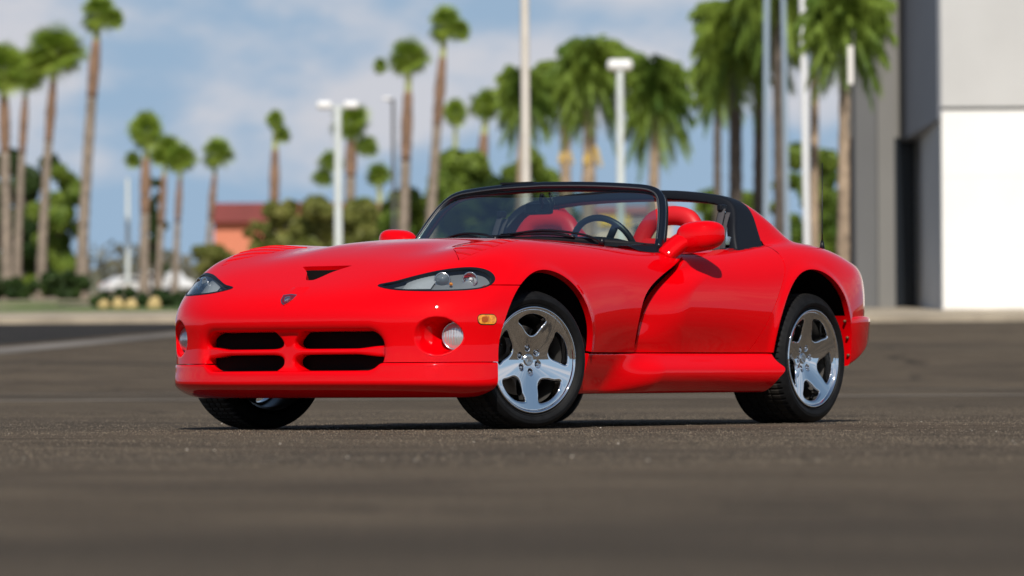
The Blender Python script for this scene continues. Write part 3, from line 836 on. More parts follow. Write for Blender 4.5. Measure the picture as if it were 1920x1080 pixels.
# the skirt ends in a slanted duct mouth ahead of the rear wheel
SILL = clip(SILL, lambda x, y, z: x - nat_spline([.15, .17, .20, .24, .285, .30, .36], [-1.95, -1.96, -1.97, -1.995, -2.03, -2.015, -2.005])(z))
for sgn in (1, -1):
    M = SILL if sgn == 1 else flipped(SILL)
    put('side_skirt', wing_in(M, .04), RED)
    M = DOOR if sgn == 1 else flipped(DOOR)
    rec = clip(clip(M, lambda x, y, z: door_edge(z) + .04 - x), lambda x, y, z: np.minimum(x - door_edge(z) + .26, np.minimum(z - .36, .84 - z)))
    rec = (rec[0] - [0, .055 * sgn, 0], rec[1], rec[2]); put('vent_recess', rec, MATTE)
    d = clip(M, lambda x, y, z: door_edge(z) - door_gap(z) - x)
    d = clip(d, lambda x, y, z: x - quarter_line(z) - .0025)
    d = clip(d, lambda x, y, z: z - .3585)
    d = clip(d, lambda x, y, z: np.where(x > -1.0, 1, np.abs(y) - 0.755))
    put('door', wing_in(d, 0.03), RED)
# ------------------------------------------------------------------ lamps, vents, badge
def glassy(name, tint, rough=0.0, gl=1.0, base=1.0, mult=1.4):
    m = bpy.data.materials.new(name); m.use_nodes = True; nt = m.node_tree; nt.nodes.clear()
    o = nt.nodes.new('ShaderNodeOutputMaterial'); t = nt.nodes.new('ShaderNodeBsdfTransparent'); g = nt.nodes.new('ShaderNodeBsdfGlossy')
    t.inputs[0].default_value = (*tint, 1); g.inputs['Roughness'].default_value = rough; g.inputs['Color'].default_value = (gl, gl, gl, 1)
    f = nt.nodes.new('ShaderNodeFresnel'); f.inputs[0].default_value = 1.5
    mx = nt.nodes.new('ShaderNodeMixShader')
    mm = nt.nodes.new('ShaderNodeMath'); mm.operation = 'MULTIPLY_ADD'; mm.inputs[1].default_value = mult; mm.inputs[2].default_value = 0.01 * base
    nt.links.new(f.outputs[0], mm.inputs[0]); nt.links.new(mm.outputs[0], mx.inputs[0])
    nt.links.new(t.outputs[0], mx.inputs[1]); nt.links.new(g.outputs[0], mx.inputs[2]); nt.links.new(mx.outputs[0], o.inputs[0])
    return m
LENS = glassy('clear_lens', (.90, .93, .95), 0.03)
GLASS = glassy('windscreen_glass', (.60, .72, .68), 0.0, base=1, mult=.32)
AMBER = mat('amber_lens', (.85, .22, .01), .25, coat=1.0, noise=(60, .5, 2, (.95, .38, .02)))
DARKCH = mat('lamp_housing', (.19, .20, .21), .4, metal=0.3)
RIBGL = mat('ribbed_lamp_glass', (.62, .60, .60), .12, metal=.55, coat=1.0)
def disc_lens(name, loc, normal, rad, depth, material, parent, ribs=0, seg=36, rings=8):
    bm = bmesh.new(); rows = []
    n = Vector(normal).normalized(); q = n.to_track_quat('Z', 'Y').to_matrix()
    for i in range(rings + 1):
        r = rad * i / rings; row = []
        for k in range(seg):
            a = 2 * math.pi * k / seg
            z = depth * (1 - (i / rings) ** 2)
            p = Vector((r * math.cos(a), r * math.sin(a), z)); p = q @ p
            if ribs: p += n * (0.0018 * math.cos(ribs * p.dot(q @ Vector((1, 0, 0))) / rad * math.pi))
            row.append(bm.verts.new(Vector(loc) + p))
        rows.append(row)
    for i in range(rings):
        for k in range(seg):
            l = (k + 1) % seg
            bm.faces.new((rows[i][k], rows[i + 1][k], rows[i + 1][l], rows[i][l]))
    bmesh.ops.remove_doubles(bm, verts=bm.verts, dist=1e-5)
    bmesh.ops.recalc_face_normals(bm, faces=bm.faces)
    return obj_bm(name, bm, material, parent, smooth=True)
def bowl(name, loc, normal, rad, depth, material, parent):
    return disc_lens(name, loc, normal, rad, -depth, material, parent)
def ring(name, loc, normal, R0, r0, material, parent, seg=40):
    bm = bmesh.new(); q = Vector(normal).normalized().to_track_quat('Z', 'Y').to_matrix()
    P = [Vector(loc) + q @ Vector((R0 * math.cos(2 * math.pi * k / seg), R0 * math.sin(2 * math.pi * k / seg), 0)) for k in range(seg)]
    add_tube(bm, P, r0, 8, True)
    return obj_bm(name, bm, material, parent, smooth=True)
for sgn in (1, -1):
    side = clip(full_lens, lambda x, y, z: y * sgn)
    h = put('headlight', offset(side, -.003), LENS)
    # housing: the lens outline pushed back, and a satin reflector floor
    big = clip(clip(SHELL, lambda x, y, z: np.where(x > .2, .022 - hl_cut(x, y, z), -1)), lambda x, y, z: y * sgn)
    put('housing', offset(big, .040, (-1, -.35 * sgn, -.1)), DARKCH, h)
    gk = clip(clip(SHELL, lambda x, y, z: np.where(x > .2, .0015 - hl_cut(x, y, z), -1)), lambda x, y, z: y * sgn)
    gk = clip(gk, lambda x, y, z: hl_cut(x, y, z) + .0055 + .004 * sstep(.66, .72, z))
    put('lamp_gasket', flange(offset(gk, .0012), .03), BLACK, h)
    nrm = (0.86, 0.5 * sgn, 0.1)
    def on(yy, zz, back):
        p = solve(F_shell, 0, [(0, yy * sgn, zz)], .0, 1.0)[0]; return (p[0] - back, p[1] - back * .4 * sgn, p[2])
    c = on(.705, .690, .026)
    ring('projector_ring', c, nrm, .035, .0045, CHROME2, h)
    disc_lens('projector_lens', c, nrm, .032, .016, mat('projector_glass', (.10, .12, .14), .03, coat=1.0), h)
    c = on(.806, .694, .024)
    bowl('turn_reflector', c, nrm, .033, .014, CHROME2, h)
    ring('reflector_ring', c, nrm, .033, .003, CHROME, h)
    disc_lens('bulb', (c[0] - .006, c[1], c[2]), nrm, .009, .008, mat('bulb_glass', (.7, .7, .7), .1), h)
    c = on(.752, .672, .020)
    disc_lens('amber_bulb', c, nrm, .008, .006, AMBER, h)
    # fluted inner reflector
    G = np.zeros((10, 24, 3))
    for i, zz in enumerate(np.linspace(.650, .715, 10)):
        for j, yy in enumerate(np.linspace(.545, .672, 24)):
            p = solve(F_shell, 0, [(0, yy * sgn, min(zz, .655 + .62 * (yy - .44)))], .0, 1.0)[0]
            G[i, j] = (p[0] - .022 - .010 * ((yy - .61) / .06) ** 2 + .0012 * math.cos(yy * 700), p[1], p[2])
    V, Q = grid_mesh(G)
    mesh_np('fluted_reflector', V, Q, mat('reflector', (.42, .44, .45), .30, metal=.35), h)
    # fog lamp
    c = (.528, .790 * sgn, .432)
    fl = disc_lens('fog_lamp', c, (.93, .28 * sgn, .03), .0615, .016, RIBGL, car, ribs=9, seg=48, rings=14)
    ring('lamp_ring', c, (.93, .28 * sgn, .03), .0625, .004, CHROME2, fl)
    bm = bmesh.new()
    add_tube(bm, [(c[0] - .002, c[1], c[2]), (c[0] - .10, c[1] - .03 * sgn, c[2])], .0645, 28)
    obj_bm('lamp_body', bm, MATTE, fl, smooth=True)
    # side marker, let into the bumper corner
    g = lambda x, y, z: -rrect(x, z, .441, .508, .041, .0215, .019)
    mk = clip(clip(BUMP, lambda x, y, z: y * sgn - .7), g)
    m2 = put('side_marker', wing_in(offset(mk, .004), .008), AMBER)
    mk2 = clip(mk, lambda x, y, z: -rrect(x, z, .455, .508, .014, .013, .009))
    put('reflector_core', offset(mk2, .0048), mat('amber_dark', (.38, .07, .005), .4), m2)
    mr = clip(clip(clip(BUMP, lambda x, y, z: y * sgn - .7), lambda x, y, z: -rrect(x, z, .441, .508, .045, .0255, .022)), lambda x, y, z: rrect(x, z, .441, .508, .041, .0215, .019))
    put('marker_gasket', offset(mr, .001), BLACK, m2)
    # louvred outlet in the hood over each front wheel
    vv = clip(ventM, lambda x, y, z: y * sgn)
    lv = put('hood_vent', offset(vv, -.022, (0, 0, 1)), MATTE)
    for k in range(6):
        x1 = .345 - k * .075
        s = clip(vv, lambda x, y, z: np.minimum((x - (np.abs(y) - .62) * .25) - (x1 - .073), x1 - (x - (np.abs(y) - .62) * .25)))
        if len(s[1]) == 0: continue
        V = s[0].copy(); xx = V[:, 0] - (np.abs(V[:, 1]) - .62) * .25
        V[:, 2] += .003 - .006 * np.clip((x1 - xx) / .073, 0, 1)
        N = s[2] + np.array([-.25, 0, 0]) * 0
        put('louvre', down_in((V, s[1], N), .012), RED, lv)
# duct under the hood scoop
bm = bmesh.new()
rim_ = solve(F_shell, 2, [(p[0], p[1], 0) for p in DUCT], .5, 1.0)
topv = [bm.verts.new(p) for p in rim_]
botv = [bm.verts.new((p[0], p[1] * .96, min(p[2] - .004, .694 + .0 * p[0]))) for p in rim_]
for i in range(len(topv)):
    j = (i + 1) % len(topv)
    if rim_[i][0] < .452 and rim_[j][0] < .452: continue
    bm.faces.new((topv[i], topv[j], botv[j], botv[i]))
bm.faces.new(botv)
bmesh.ops.recalc_face_normals(bm, faces=bm.faces)
obj_bm('hood_duct', bm, RED, car)
bm = bmesh.new(); box(bm, (.34, 0, .715), (.2, .30, .08)); obj_bm('duct_throat', bm, MATTE, car)
# raised lip round the scoop
lipP = [p for p in rim_ if p[0] > .46]
bm = bmesh.new(); box(bm, (.605, 0, .368), (.11, 1.0, .19))
obj_bm('grille_backing', bm, MATTE, car)
# badge
SH = [(-.040, .630), (.0, .634), (.040, .630), (.034, .606), (.020, .592), (0, .582), (-.020, .592), (-.034, .606)]
def badge(scale, lift, m, name, parent, pts=SH, th=.003):
    P = [(0, y * scale - .018, .608 + (z - .608) * scale) for y, z in pts]
    S = solve(F_shell, 0, P, .3, 1.0)
    bm = bmesh.new(); a = [bm.verts.new(p + np.array([lift, 0, lift * .6])) for p in S]; b = [bm.verts.new(p + np.array([lift - th, 0, (lift - th) * .6])) for p in S]
    bm.faces.new(a); n = len(a)
    for i in range(n): bm.faces.new((a[i], b[i], b[(i + 1) % n], a[(i + 1) % n]))
    bmesh.ops.recalc_face_normals(bm, faces=bm.faces)
    return obj_bm(name, bm, m, parent)
bg = badge(1.0, .004, CHROME, 'hood_badge', car)
badge(.84, .0052, mat('badge_enamel', (.16, .004, .012), .3, coat=1.0), 'enamel', bg)
for pts in ([(-.026, .622), (.004, .626), (.026, .622), (.016, .616), (.0, .618), (-.016, .614)], [(-.020, .610), (.012, .614), (.004, .604), (-.004, .592)], [(.016, .613), (.028, .612), (.012, .595), (.004, .590)]):
    badge(.72, .0066, mat('badge_silver', (.45, .5, .62), .25, metal=.9), 'emblem_stroke', bg, pts)

# ------------------------------------------------------------------ underside, wheel housings, cabin tub
bm = bmesh.new()
box(bm, (-.95, 0, .30), (1.15, 1.66, .24)); box(bm, (-1.2, 0, .36), (3.6, .86, .30)); box(bm, (-2.92, 0, .50), (.44, 1.20, .20)); box(bm, (.45, 0, .40), (.25, 1.0, .26))
obj_bm('underbody', bm, MATTE, car)
for (ax, rr, yw) in ((ARCH_F[0], .43, .46), (ARCH_R[0], .46, .50)):
    for sgn in (1, -1):
        bm = bmesh.new(); prof = []
        for k in range(25):
            a = math.pi * k / 24; prof.append((ax + rr * math.cos(a), .335 + rr * math.sin(a)))
        prof = [(ax + rr, .20)] + prof + [(ax - rr, .31 if ax < -1 else .20)]
        o_ = [bm.verts.new((x, (.66 if z < .37 else (.86 if x > ax else .90)) * sgn, z)) for x, z in prof]; i_ = [bm.verts.new((x, yw * sgn, z)) for x, z in prof]
        for k in range(len(prof) - 1): bm.faces.new((o_[k], o_[k + 1], i_[k + 1], i_[k]))
        bm.faces.new(i_)
        obj_bm('wheel_housing', bm, MATTE, car, smooth=False)
tub = bmesh.new()
box(tub, (-1.72, 0, .40), (1.10, 1.42, .06)); box(tub, (-2.26, 0, .64), (.05, 1.42, .50)); box(tub, (-1.10, 0, .66), (.05, 1.42, .40))
obj_bm('cabin_tub', tub, mat('black_carpet', (.012, .012, .012), .95), car)
for sgn in (1, -1):
    bm = bmesh.new(); box(bm, (-1.72, .715 * sgn, .64), (.92, .03, .36), bevel=.01)
    obj_bm('door_card', bm, LEATHER, car, smooth=False)
# rear deck lining visible under the bar
dash = smooth_path([(-1.08, .90), (-1.15, .918), (-1.28, .922), (-1.37, .90), (-1.41, .84), (-1.38, .72)], 16)
G = np.zeros((16, 21, 3))
for i, (x, z) in enumerate(dash):
    for j, y in enumerate(np.linspace(-.70, .70, 21)):
        G[i, j] = (x - .10 * abs(y) ** 2 - .0, y, z - .055 * abs(y) ** 2 + (.022 * math.exp(-((y - .37) / .16) ** 4) if 3 < i < 14 else 0))
V, Q = grid_mesh(G); mesh_np('dashboard', V, Q, mat('dash_vinyl', (.006, .007, .008), .6, spec=.2), car)

# ------------------------------------------------------------------ windscreen
half = smooth_path([(-1.262, .752, .868), (-1.328, .725, .96), (-1.398, .686, 1.065), (-1.443, .645, 1.130), (-1.455, .585, 1.164), (-1.433, .47, 1.179), (-1.393, .25, 1.192), (-1.378, 0, 1.198)], 60)
frameP = np.vstack([half, half[-2::-1] * [1, -1, 1]])
fr = empty('windscreen_frame', parent=car)
bm = bmesh.new(); add_tube(bm, frameP, .027, 12, squash=(1.0, .85)); wf = obj_bm('frame', bm, mat('black_gloss', (.005, .007, .012), .22, coat=.5, spec=.3), fr, smooth=True)
bm = bmesh.new(); add_tube(bm, frameP + [-.022, 0, -.006], .020, 8); obj_bm('weather_seal', bm, mat('seal_rubber', (.006, .006, .008), .6, spec=.2), fr, smooth=True)
bm = bmesh.new(); add_tube(bm, frameP[4:-4] + [.026, 0, .004], .0035, 6); obj_bm('trim_strip', bm, mat('dull_strip', (.06, .065, .07), .3), fr, smooth=True)
base = smooth_path([(-1.262, .752, .868), (-1.215, .60, .890), (-1.145, .40, .908), (-1.10, .2, .918), (-1.085, 0, .922)], 40)
baseP = np.vstack([base, base[-2::-1] * [1, -1, 1]])
# cowl panel: black strip between hood and glass
G = np.zeros((79, 5, 3))
for i, p in enumerate(baseP):
    for j, t in enumerate(np.linspace(0, 1, 5)):
        G[i, j] = (p[0] + .10 * t * (1 - .55 * abs(p[1])) , p[1] * (1 + .035 * t), p[2] + .012 - .036 * t - .010 * abs(p[1]) * t)
V, Q = grid_mesh(G); cowl = mesh_np('cowl_panel', V, Q, BLACK, car)
bm = bmesh.new(); add_tube(bm, baseP + [0.005, 0, .004], .016, 8); obj_bm('base_seal', bm, MATS['seal_rubber'], fr, smooth=True)
for sgn in (1, -1):   # side of the cowl down to the mirror
    P = [(-1.05, .775 * sgn, .855), (-1.26, .790 * sgn, .840), (-1.33, .775 * sgn, .855), (-1.295, .755 * sgn, .885), (-1.15, .735 * sgn, .889), (-1.03, .72 * sgn, .88)]
    bm = bmesh.new(); a = [bm.verts.new(p) for p in P]; b = [bm.verts.new((p[0], p[1] - .06 * sgn, p[2])) for p in P]
    bm.faces.new(a); bm.faces.new(b)
    for i in range(6): bm.faces.new((a[i], a[(i + 1) % 6], b[(i + 1) % 6], b[i]))
    bmesh.ops.recalc_face_normals(bm, faces=bm.faces); obj_bm('pillar_foot', bm, BLACK, fr)
# glass ruled between base and header
G = np.zeros((61, 22, 3))
bs = nat_spline(base[::-1, 1][::3], base[::-1][::3]); hq = half[half[:, 1] < .600][::-1]; hq = hq[hq[:, 1] < .57]; tp = nat_spline(hq[::3, 1], hq[::3])
for i, y in enumerate(np.linspace(-1, 1, 61)):
    ay = abs(y); b_ = bs(ay * .735); t_ = tp(ay * .565)
    t_[1] = ay * .600; b_[1] = ay * .742; t_[2] = 1.186 - .026 * ay ** 4; t_[0] = -1.392 - .055 * ay ** 2.2; b_[0] = -1.10 - .150 * ay ** 2
    for j, t in enumerate(np.linspace(-.02, 1, 22)):
        p = b_ * (1 - t) + t_ * t; bow = 4 * t * (1 - t)
        p[2] += .010 * bow; p[0] += .012 * bow; p[1] *= 1 + .030 * bow
        G[i, j] = (p[0], p[1] * np.sign(y) if y else 0, p[2])
V, Q = grid_mesh(G); mesh_np('windscreen', V, Q, GLASS, car)
# wipers
for k, (y0, y1) in enumerate(((.52, -.12), (-.05, -.60))):
    wp = empty('wiper', parent=car)
    def gp(y, up): 
        b = np.array([np.interp(abs(y), base[::-1, 1], base[::-1, i]) for i in range(3)]); return (b[0] + .026 - .35 * up, y, b[2] + .020 + up)
    bm = bmesh.new(); add_tube(bm, smooth_path([(gp(y0, 0)[0] + .05, y0, gp(y0, 0)[2] - .012), gp(y0 * .8 + y1 * .2, .016), gp((y0 + y1) / 2, .030), gp(y1 * .8 + y0 * .2, .012)], 14), .0085, 7, squash=(.7, 1.2)); obj_bm('wiper_arm', bm, BLACK, wp, smooth=True)
    bm = bmesh.new(); add_tube(bm, smooth_path([gp(y0 * .75 + y1 * .25, .002), gp((y0 + y1) / 2, .012), gp(y1, .004)], 14), .006, 6); add_tube(bm, smooth_path([gp(y0 * .7 + y1 * .3, .012), gp((y0 + y1) / 2, .022), gp(y1 * .9 + y0 * .1, .013)], 10), .003, 5); obj_bm('wiper_blade', bm, BLACK, wp, smooth=True)
    bm = bmesh.new(); add_tube(bm, [(gp(y0, 0)[0] + .055, y0, gp(y0, 0)[2] - .03), (gp(y0, 0)[0] + .05, y0, gp(y0, 0)[2] + .004)], .014, 12); obj_bm('pivot_cap', bm, BLACK, wp, smooth=True)
# interior mirror
im = empty('interior_mirror', parent=car)
bm = bmesh.new(); box(bm, (-1.45, -.085, 1.090), (.035, .185, .058), rz=R(-12), bevel=.012); obj_bm('mirror_shell', bm, BLACK, im)
bm = bmesh.new(); add_tube(bm, smooth_path([(-1.37, -.01, 1.165), (-1.37, -.02, 1.13), (-1.41, -.03, 1.105), (-1.44, -.06, 1.09)], 12), .010, 8); 
add_tube(bm, smooth_path([(-1.375, -.02, 1.16), (-1.38, .03, 1.115), (-1.38, .02, 1.07), (-1.39, -.04, 1.065), (-1.42, -.08, 1.08)], 16), .006, 6); add_tube(bm, smooth_path([(-1.375, .03, 1.165), (-1.37, .055, 1.115), (-1.38, .04, 1.085)], 10), .007, 6)
obj_bm('mirror_stalk', bm, BLACK, im, smooth=True)
# door mirrors
def superell(bm, c, r, e=2.4, seg=28, ring_=18, M=None, fn=None):
    rows = []
    for i in range(ring_ + 1):
        v = -math.pi / 2 + math.pi * i / ring_; row = []
        for k in range(seg):
            u = 2 * math.pi * k / seg
            f = lambda w: math.copysign(abs(w) ** (2 / e), w)
            p = Vector((r[0] * f(math.cos(v)) * f(math.cos(u)), r[1] * f(math.sin(v)), r[2] * f(math.cos(v)) * f(math.sin(u))))
            if fn: p = fn(p)
            p = p + Vector(c)
            row.append(bm.verts.new(M @ p if M else p))
        rows.append(row)
    for i in range(ring_):
        for k in range(seg):
            l = (k + 1) % seg
            bm.faces.new((rows[i][k], rows[i][l], rows[i + 1][l], rows[i + 1][k]))
    bmesh.ops.remove_doubles(bm, verts=bm.verts, dist=1e-5)
for sgn in (1, -1):
    mr = empty('door_mirror', parent=car)
    bm = bmesh.new()
    def shp(p):
        q = p.copy()
        if q.x < 0: q.x *= .35                       # flat back
        q.z += .012 * (q.y * 1 / .12); q.x -= .35 * max(0, q.y) * abs(q.y) / .12 
        q.z *= 1 - .06 * (q.y / .12)
        return q
    superell(bm, (0, 0, 0), (.088, .116, .076), 2.9, fn=shp)
    bmesh.ops.transform(bm, matrix=Matrix.Translation((-1.385, .915 * sgn, .928)) @ Matrix.Diagonal((1, sgn, 1, 1)), verts=bm.verts)
    if sgn < 0: bmesh.ops.reverse_faces(bm, faces=bm.faces)
    obj_bm('mirror_shell', bm, RED, mr, smooth=True)
    bm = bmesh.new(); superell(bm, (-1.410, .905 * sgn, .928), (.006, .084, .050), 2.4); obj_bm('mirror_glass', bm, CHROME, mr, smooth=True)
    bm = bmesh.new(); add_tube(bm, smooth_path([(-1.26, .775 * sgn, .825), (-1.295, .795 * sgn, .858), (-1.34, .83 * sgn, .898), (-1.375, .88 * sgn, .922)], 16), np.linspace(.048, .060, 16), 16, squash=(.85, 1.3)); obj_bm('mirror_arm', bm, RED, mr, smooth=True)
# seats
for sgn in (1, -1):
    st = empty('seat', loc=(-1.87, .375 * sgn, .37), parent=car)
    def tilt(p): return (p[0] - .22 * (p[2] - .2), p[1], p[2])
    # hoop-shaped headrest part
    P = smooth_path([tilt((.0, .225, .22)), tilt((0, .215, .40)), tilt((0, .175, .56)), tilt((0, .120, .655)), tilt((0, .05, .685)), tilt((0, -.05, .685)), tilt((0, -.120, .655)), tilt((0, -.175, .56)), tilt((0, -.215, .40)), tilt((0, -.225, .22))], 48)
    rad = .046 - .004 * np.cos(np.linspace(0, 2 * math.pi, 48))
    bm = bmesh.new(); add_tube(bm, P, rad, 14, squash=(.85, 1.0)); o = obj_bm('headrest_hoop', bm, LEATHER, st, smooth=True)
    bm = bmesh.new(); box(bm, (.028, 0, .36), (.10, .37, .44), M=Matrix.Rotation(R(-12), 4, 'Y'), bevel=.04); obj_bm('backrest', bm, LEATHER, st, smooth=True, angle=R(50))
    bm = bmesh.new(); box(bm, (.22, 0, .08), (.46, .46, .14), bevel=.04); obj_bm('cushion', bm, LEATHER, st, smooth=True, angle=R(50))
    for t in (-.105, .105):
        bm = bmesh.new(); add_tube(bm, [tilt((.052, t * 1.0, .25)), tilt((.048, t * .9, .54))], .003, 6)
        obj_bm('stitched_seam', bm, mat('seam', (.25, .004, .006), .6), st, smooth=True)
# steering wheel
sw = empty('steering_wheel', loc=(-1.43, .325, .862), rot=(0, R(-68), 0), parent=car)
bm = bmesh.new(); add_tube(bm, [(.185 * math.cos(a), .185 * math.sin(a), 0) for a in np.linspace(0, 2 * math.pi, 48, endpoint=False)], .0165, 10, True); obj_bm('rim', bm, mat('wheel_leather', (.013, .013, .014), .38), sw, smooth=True)
bm = bmesh.new()
for a in (35, 145, 270): add_tube(bm, [(0, 0, -.02), (.18 * math.cos(R(a)), .18 * math.sin(R(a)), 0)], .014, 8, squash=(.6, 1.4))
obj_bm('spokes', bm, BLACK, sw, smooth=True)
bm = bmesh.new(); superell(bm, (0, 0, -.01), (.06, .05, .03), 3.0); obj_bm('hub', bm, BLACK, sw, smooth=True)
# seat belts by the bar pillars
for sgn in (1, -1):
    for dx, nm in ((0, 'seat_belt'), (.045, 'seat_belt')):
        bm = bmesh.new()
        P = smooth_path([(-1.97 - dx, .68 * sgn, 1.085 - dx * .4), (-1.925 - dx, .685 * sgn, .99), (-1.90 - dx, .69 * sgn, .86), (-1.90 - dx, .69 * sgn, .70)], 14)
        add_tube(bm, P, .020, 8, squash=(.16, 1.0)); obj_bm(nm, bm, mat('belt_webbing', (.05, .045, .05), .8), car, smooth=True)
    bm = bmesh.new(); box(bm, (-1.975, .675 * sgn, 1.09), (.055, .03, .035), bevel=.008); obj_bm('belt_guide', bm, BLACK, car)
    bm = bmesh.new(); superell(bm, (-2.105, .655 * sgn, 1.10), (.014, .012, .010), 2.5); obj_bm('latch', bm, GREYM, car, smooth=True)
# header flap and aerial
bm = bmesh.new(); prism(bm, [(-1.415, -.07), (-1.37, -.07), (-1.375, -.27), (-1.425, -.27)], 1.217, 1.226, M=Matrix.Rotation(0, 4, 'X')); obj_bm('header_flap', bm, BLACK, car)
ae = empty('aerial', parent=car)
az_ = float(solve(F_body, 2, [(-2.86, .735, 0)], .6, 1.1)[0][2])
bm = bmesh.new(); add_tube(bm, [(-2.86, .735, az_ - .01), (-2.86, .735, az_ + .02), (-2.86, .735, az_ + .045)], [.016, .012, .007], 12); obj_bm('aerial_base', bm, BLACK, ae, smooth=True)
bm = bmesh.new(); add_tube(bm, [(-2.86, .735, az_ + .04), (-2.862, .735, az_ + .10), (-2.868, .735, az_ + .45)], [.0045, .003, .0022], 8); obj_bm('mast', bm, BLACK, ae, smooth=True)
bm = bmesh.new(); box(bm, (-3.405, 0, .66), (.03, 1.0, .10), bevel=.01); obj_bm('tail_panel', bm, BLACK, car)
for sgn in (1, -1):
    tl = clip(SHELL, lambda x, y, z: np.minimum(-rrect(np.abs(y), z, .60, .70, .16, .055, .04), -3.0 - x)); tl = clip(tl, lambda x, y, z: y * sgn)
    put('tail_lamp', offset(tl, .004), mat('tail_lens', (.45, .006, .01), .15, coat=1.0))
    for (z, x) in ((.520, -2.757), (.435, -2.782), (.345, -2.790)):
        bm = bmesh.new(); add_tube(bm, [(0, 0, 0), (.012, 0, 0)], [.008, .007], 10)
        bmesh.ops.transform(bm, matrix=Matrix.Translation((x + .006, .935 * sgn, z)), verts=bm.verts); obj_bm('flange_bolt', bm, mat('rusty_bolt', (.16, .07, .035), .6, metal=.4), car, smooth=True)

# ------------------------------------------------------------------ wheels
WIN = smooth_path([(r * math.cos(R(a)), r * math.sin(R(a))) for r, a in ((.203, 22.5), (.212, 12), (.2145, 0), (.211, -12), (.198, -25), (.168, -20), (.138, -14), (.119, -5), (.116, 5), (.130, 14), (.163, 19))], 44, True)
WROT = 92.0
def fold(x, z):
    a = np.degrees(np.arctan2(z, x)) - WROT; r = np.hypot(x, z); a = (a + 36) % 72 - 36
    return r * np.cos(np.radians(a)), r * np.sin(np.radians(a))
_wx = np.linspace(.07, .25, 91); _wy = np.linspace(-.15, .15, 151)
_WT = poly_sdf(WIN, _wx[:, None].repeat(151, 1), _wy[None, :].repeat(91, 0))
def wint(u, v):
    a = np.clip((u - .07) / .18 * 90, 0, 89.999); b = np.clip((v + .15) / .30 * 150, 0, 149.999); i = a.astype(int); j = b.astype(int); a = a - i; b = b - j
    return _WT[i, j] * (1 - a) * (1 - b) + _WT[i + 1, j] * a * (1 - b) + _WT[i, j + 1] * (1 - a) * b + _WT[i + 1, j + 1] * a * b
def make_rim_mesh(dish):
    def F(x, y, z):
        r = np.hypot(x, z)
        face = -.006 - dish * (1 - (np.sqrt(r * r + .0009) - .03) / .207)
        f = smin(face - y, y - (face - .052), .004)
        u, v = fold(x, z)
        f = smin(f, wint(u, v), .013)
        f = smin(f, .2385 - r, .006)
        for k in range(6):
            a = R(60 * k + 22); d = np.hypot(x - .058 * math.cos(a), z - .058 * math.sin(a))
            f = smin(f, np.maximum(d - .0150, (face - .013) - y), .003)
        return f
    V, T, N = surface_nets(F, (-.245, -.125, -.245), (.245, .0, .245), .0042, mirror=False)
    return V, T, N
def lathe(profile, seg, mod=None):
    """profile (r,y) revolved about the y axis"""
    G = np.zeros((seg + 1, len(profile), 3))
    for i, a in enumerate(np.linspace(0, 2 * math.pi, seg + 1)):
        for j, (r, y) in enumerate(profile):
            rr = r + (mod(i, j) if mod else 0)
            G[i, j] = (rr * math.cos(a), y, rr * math.sin(a))
    return grid_mesh(G)
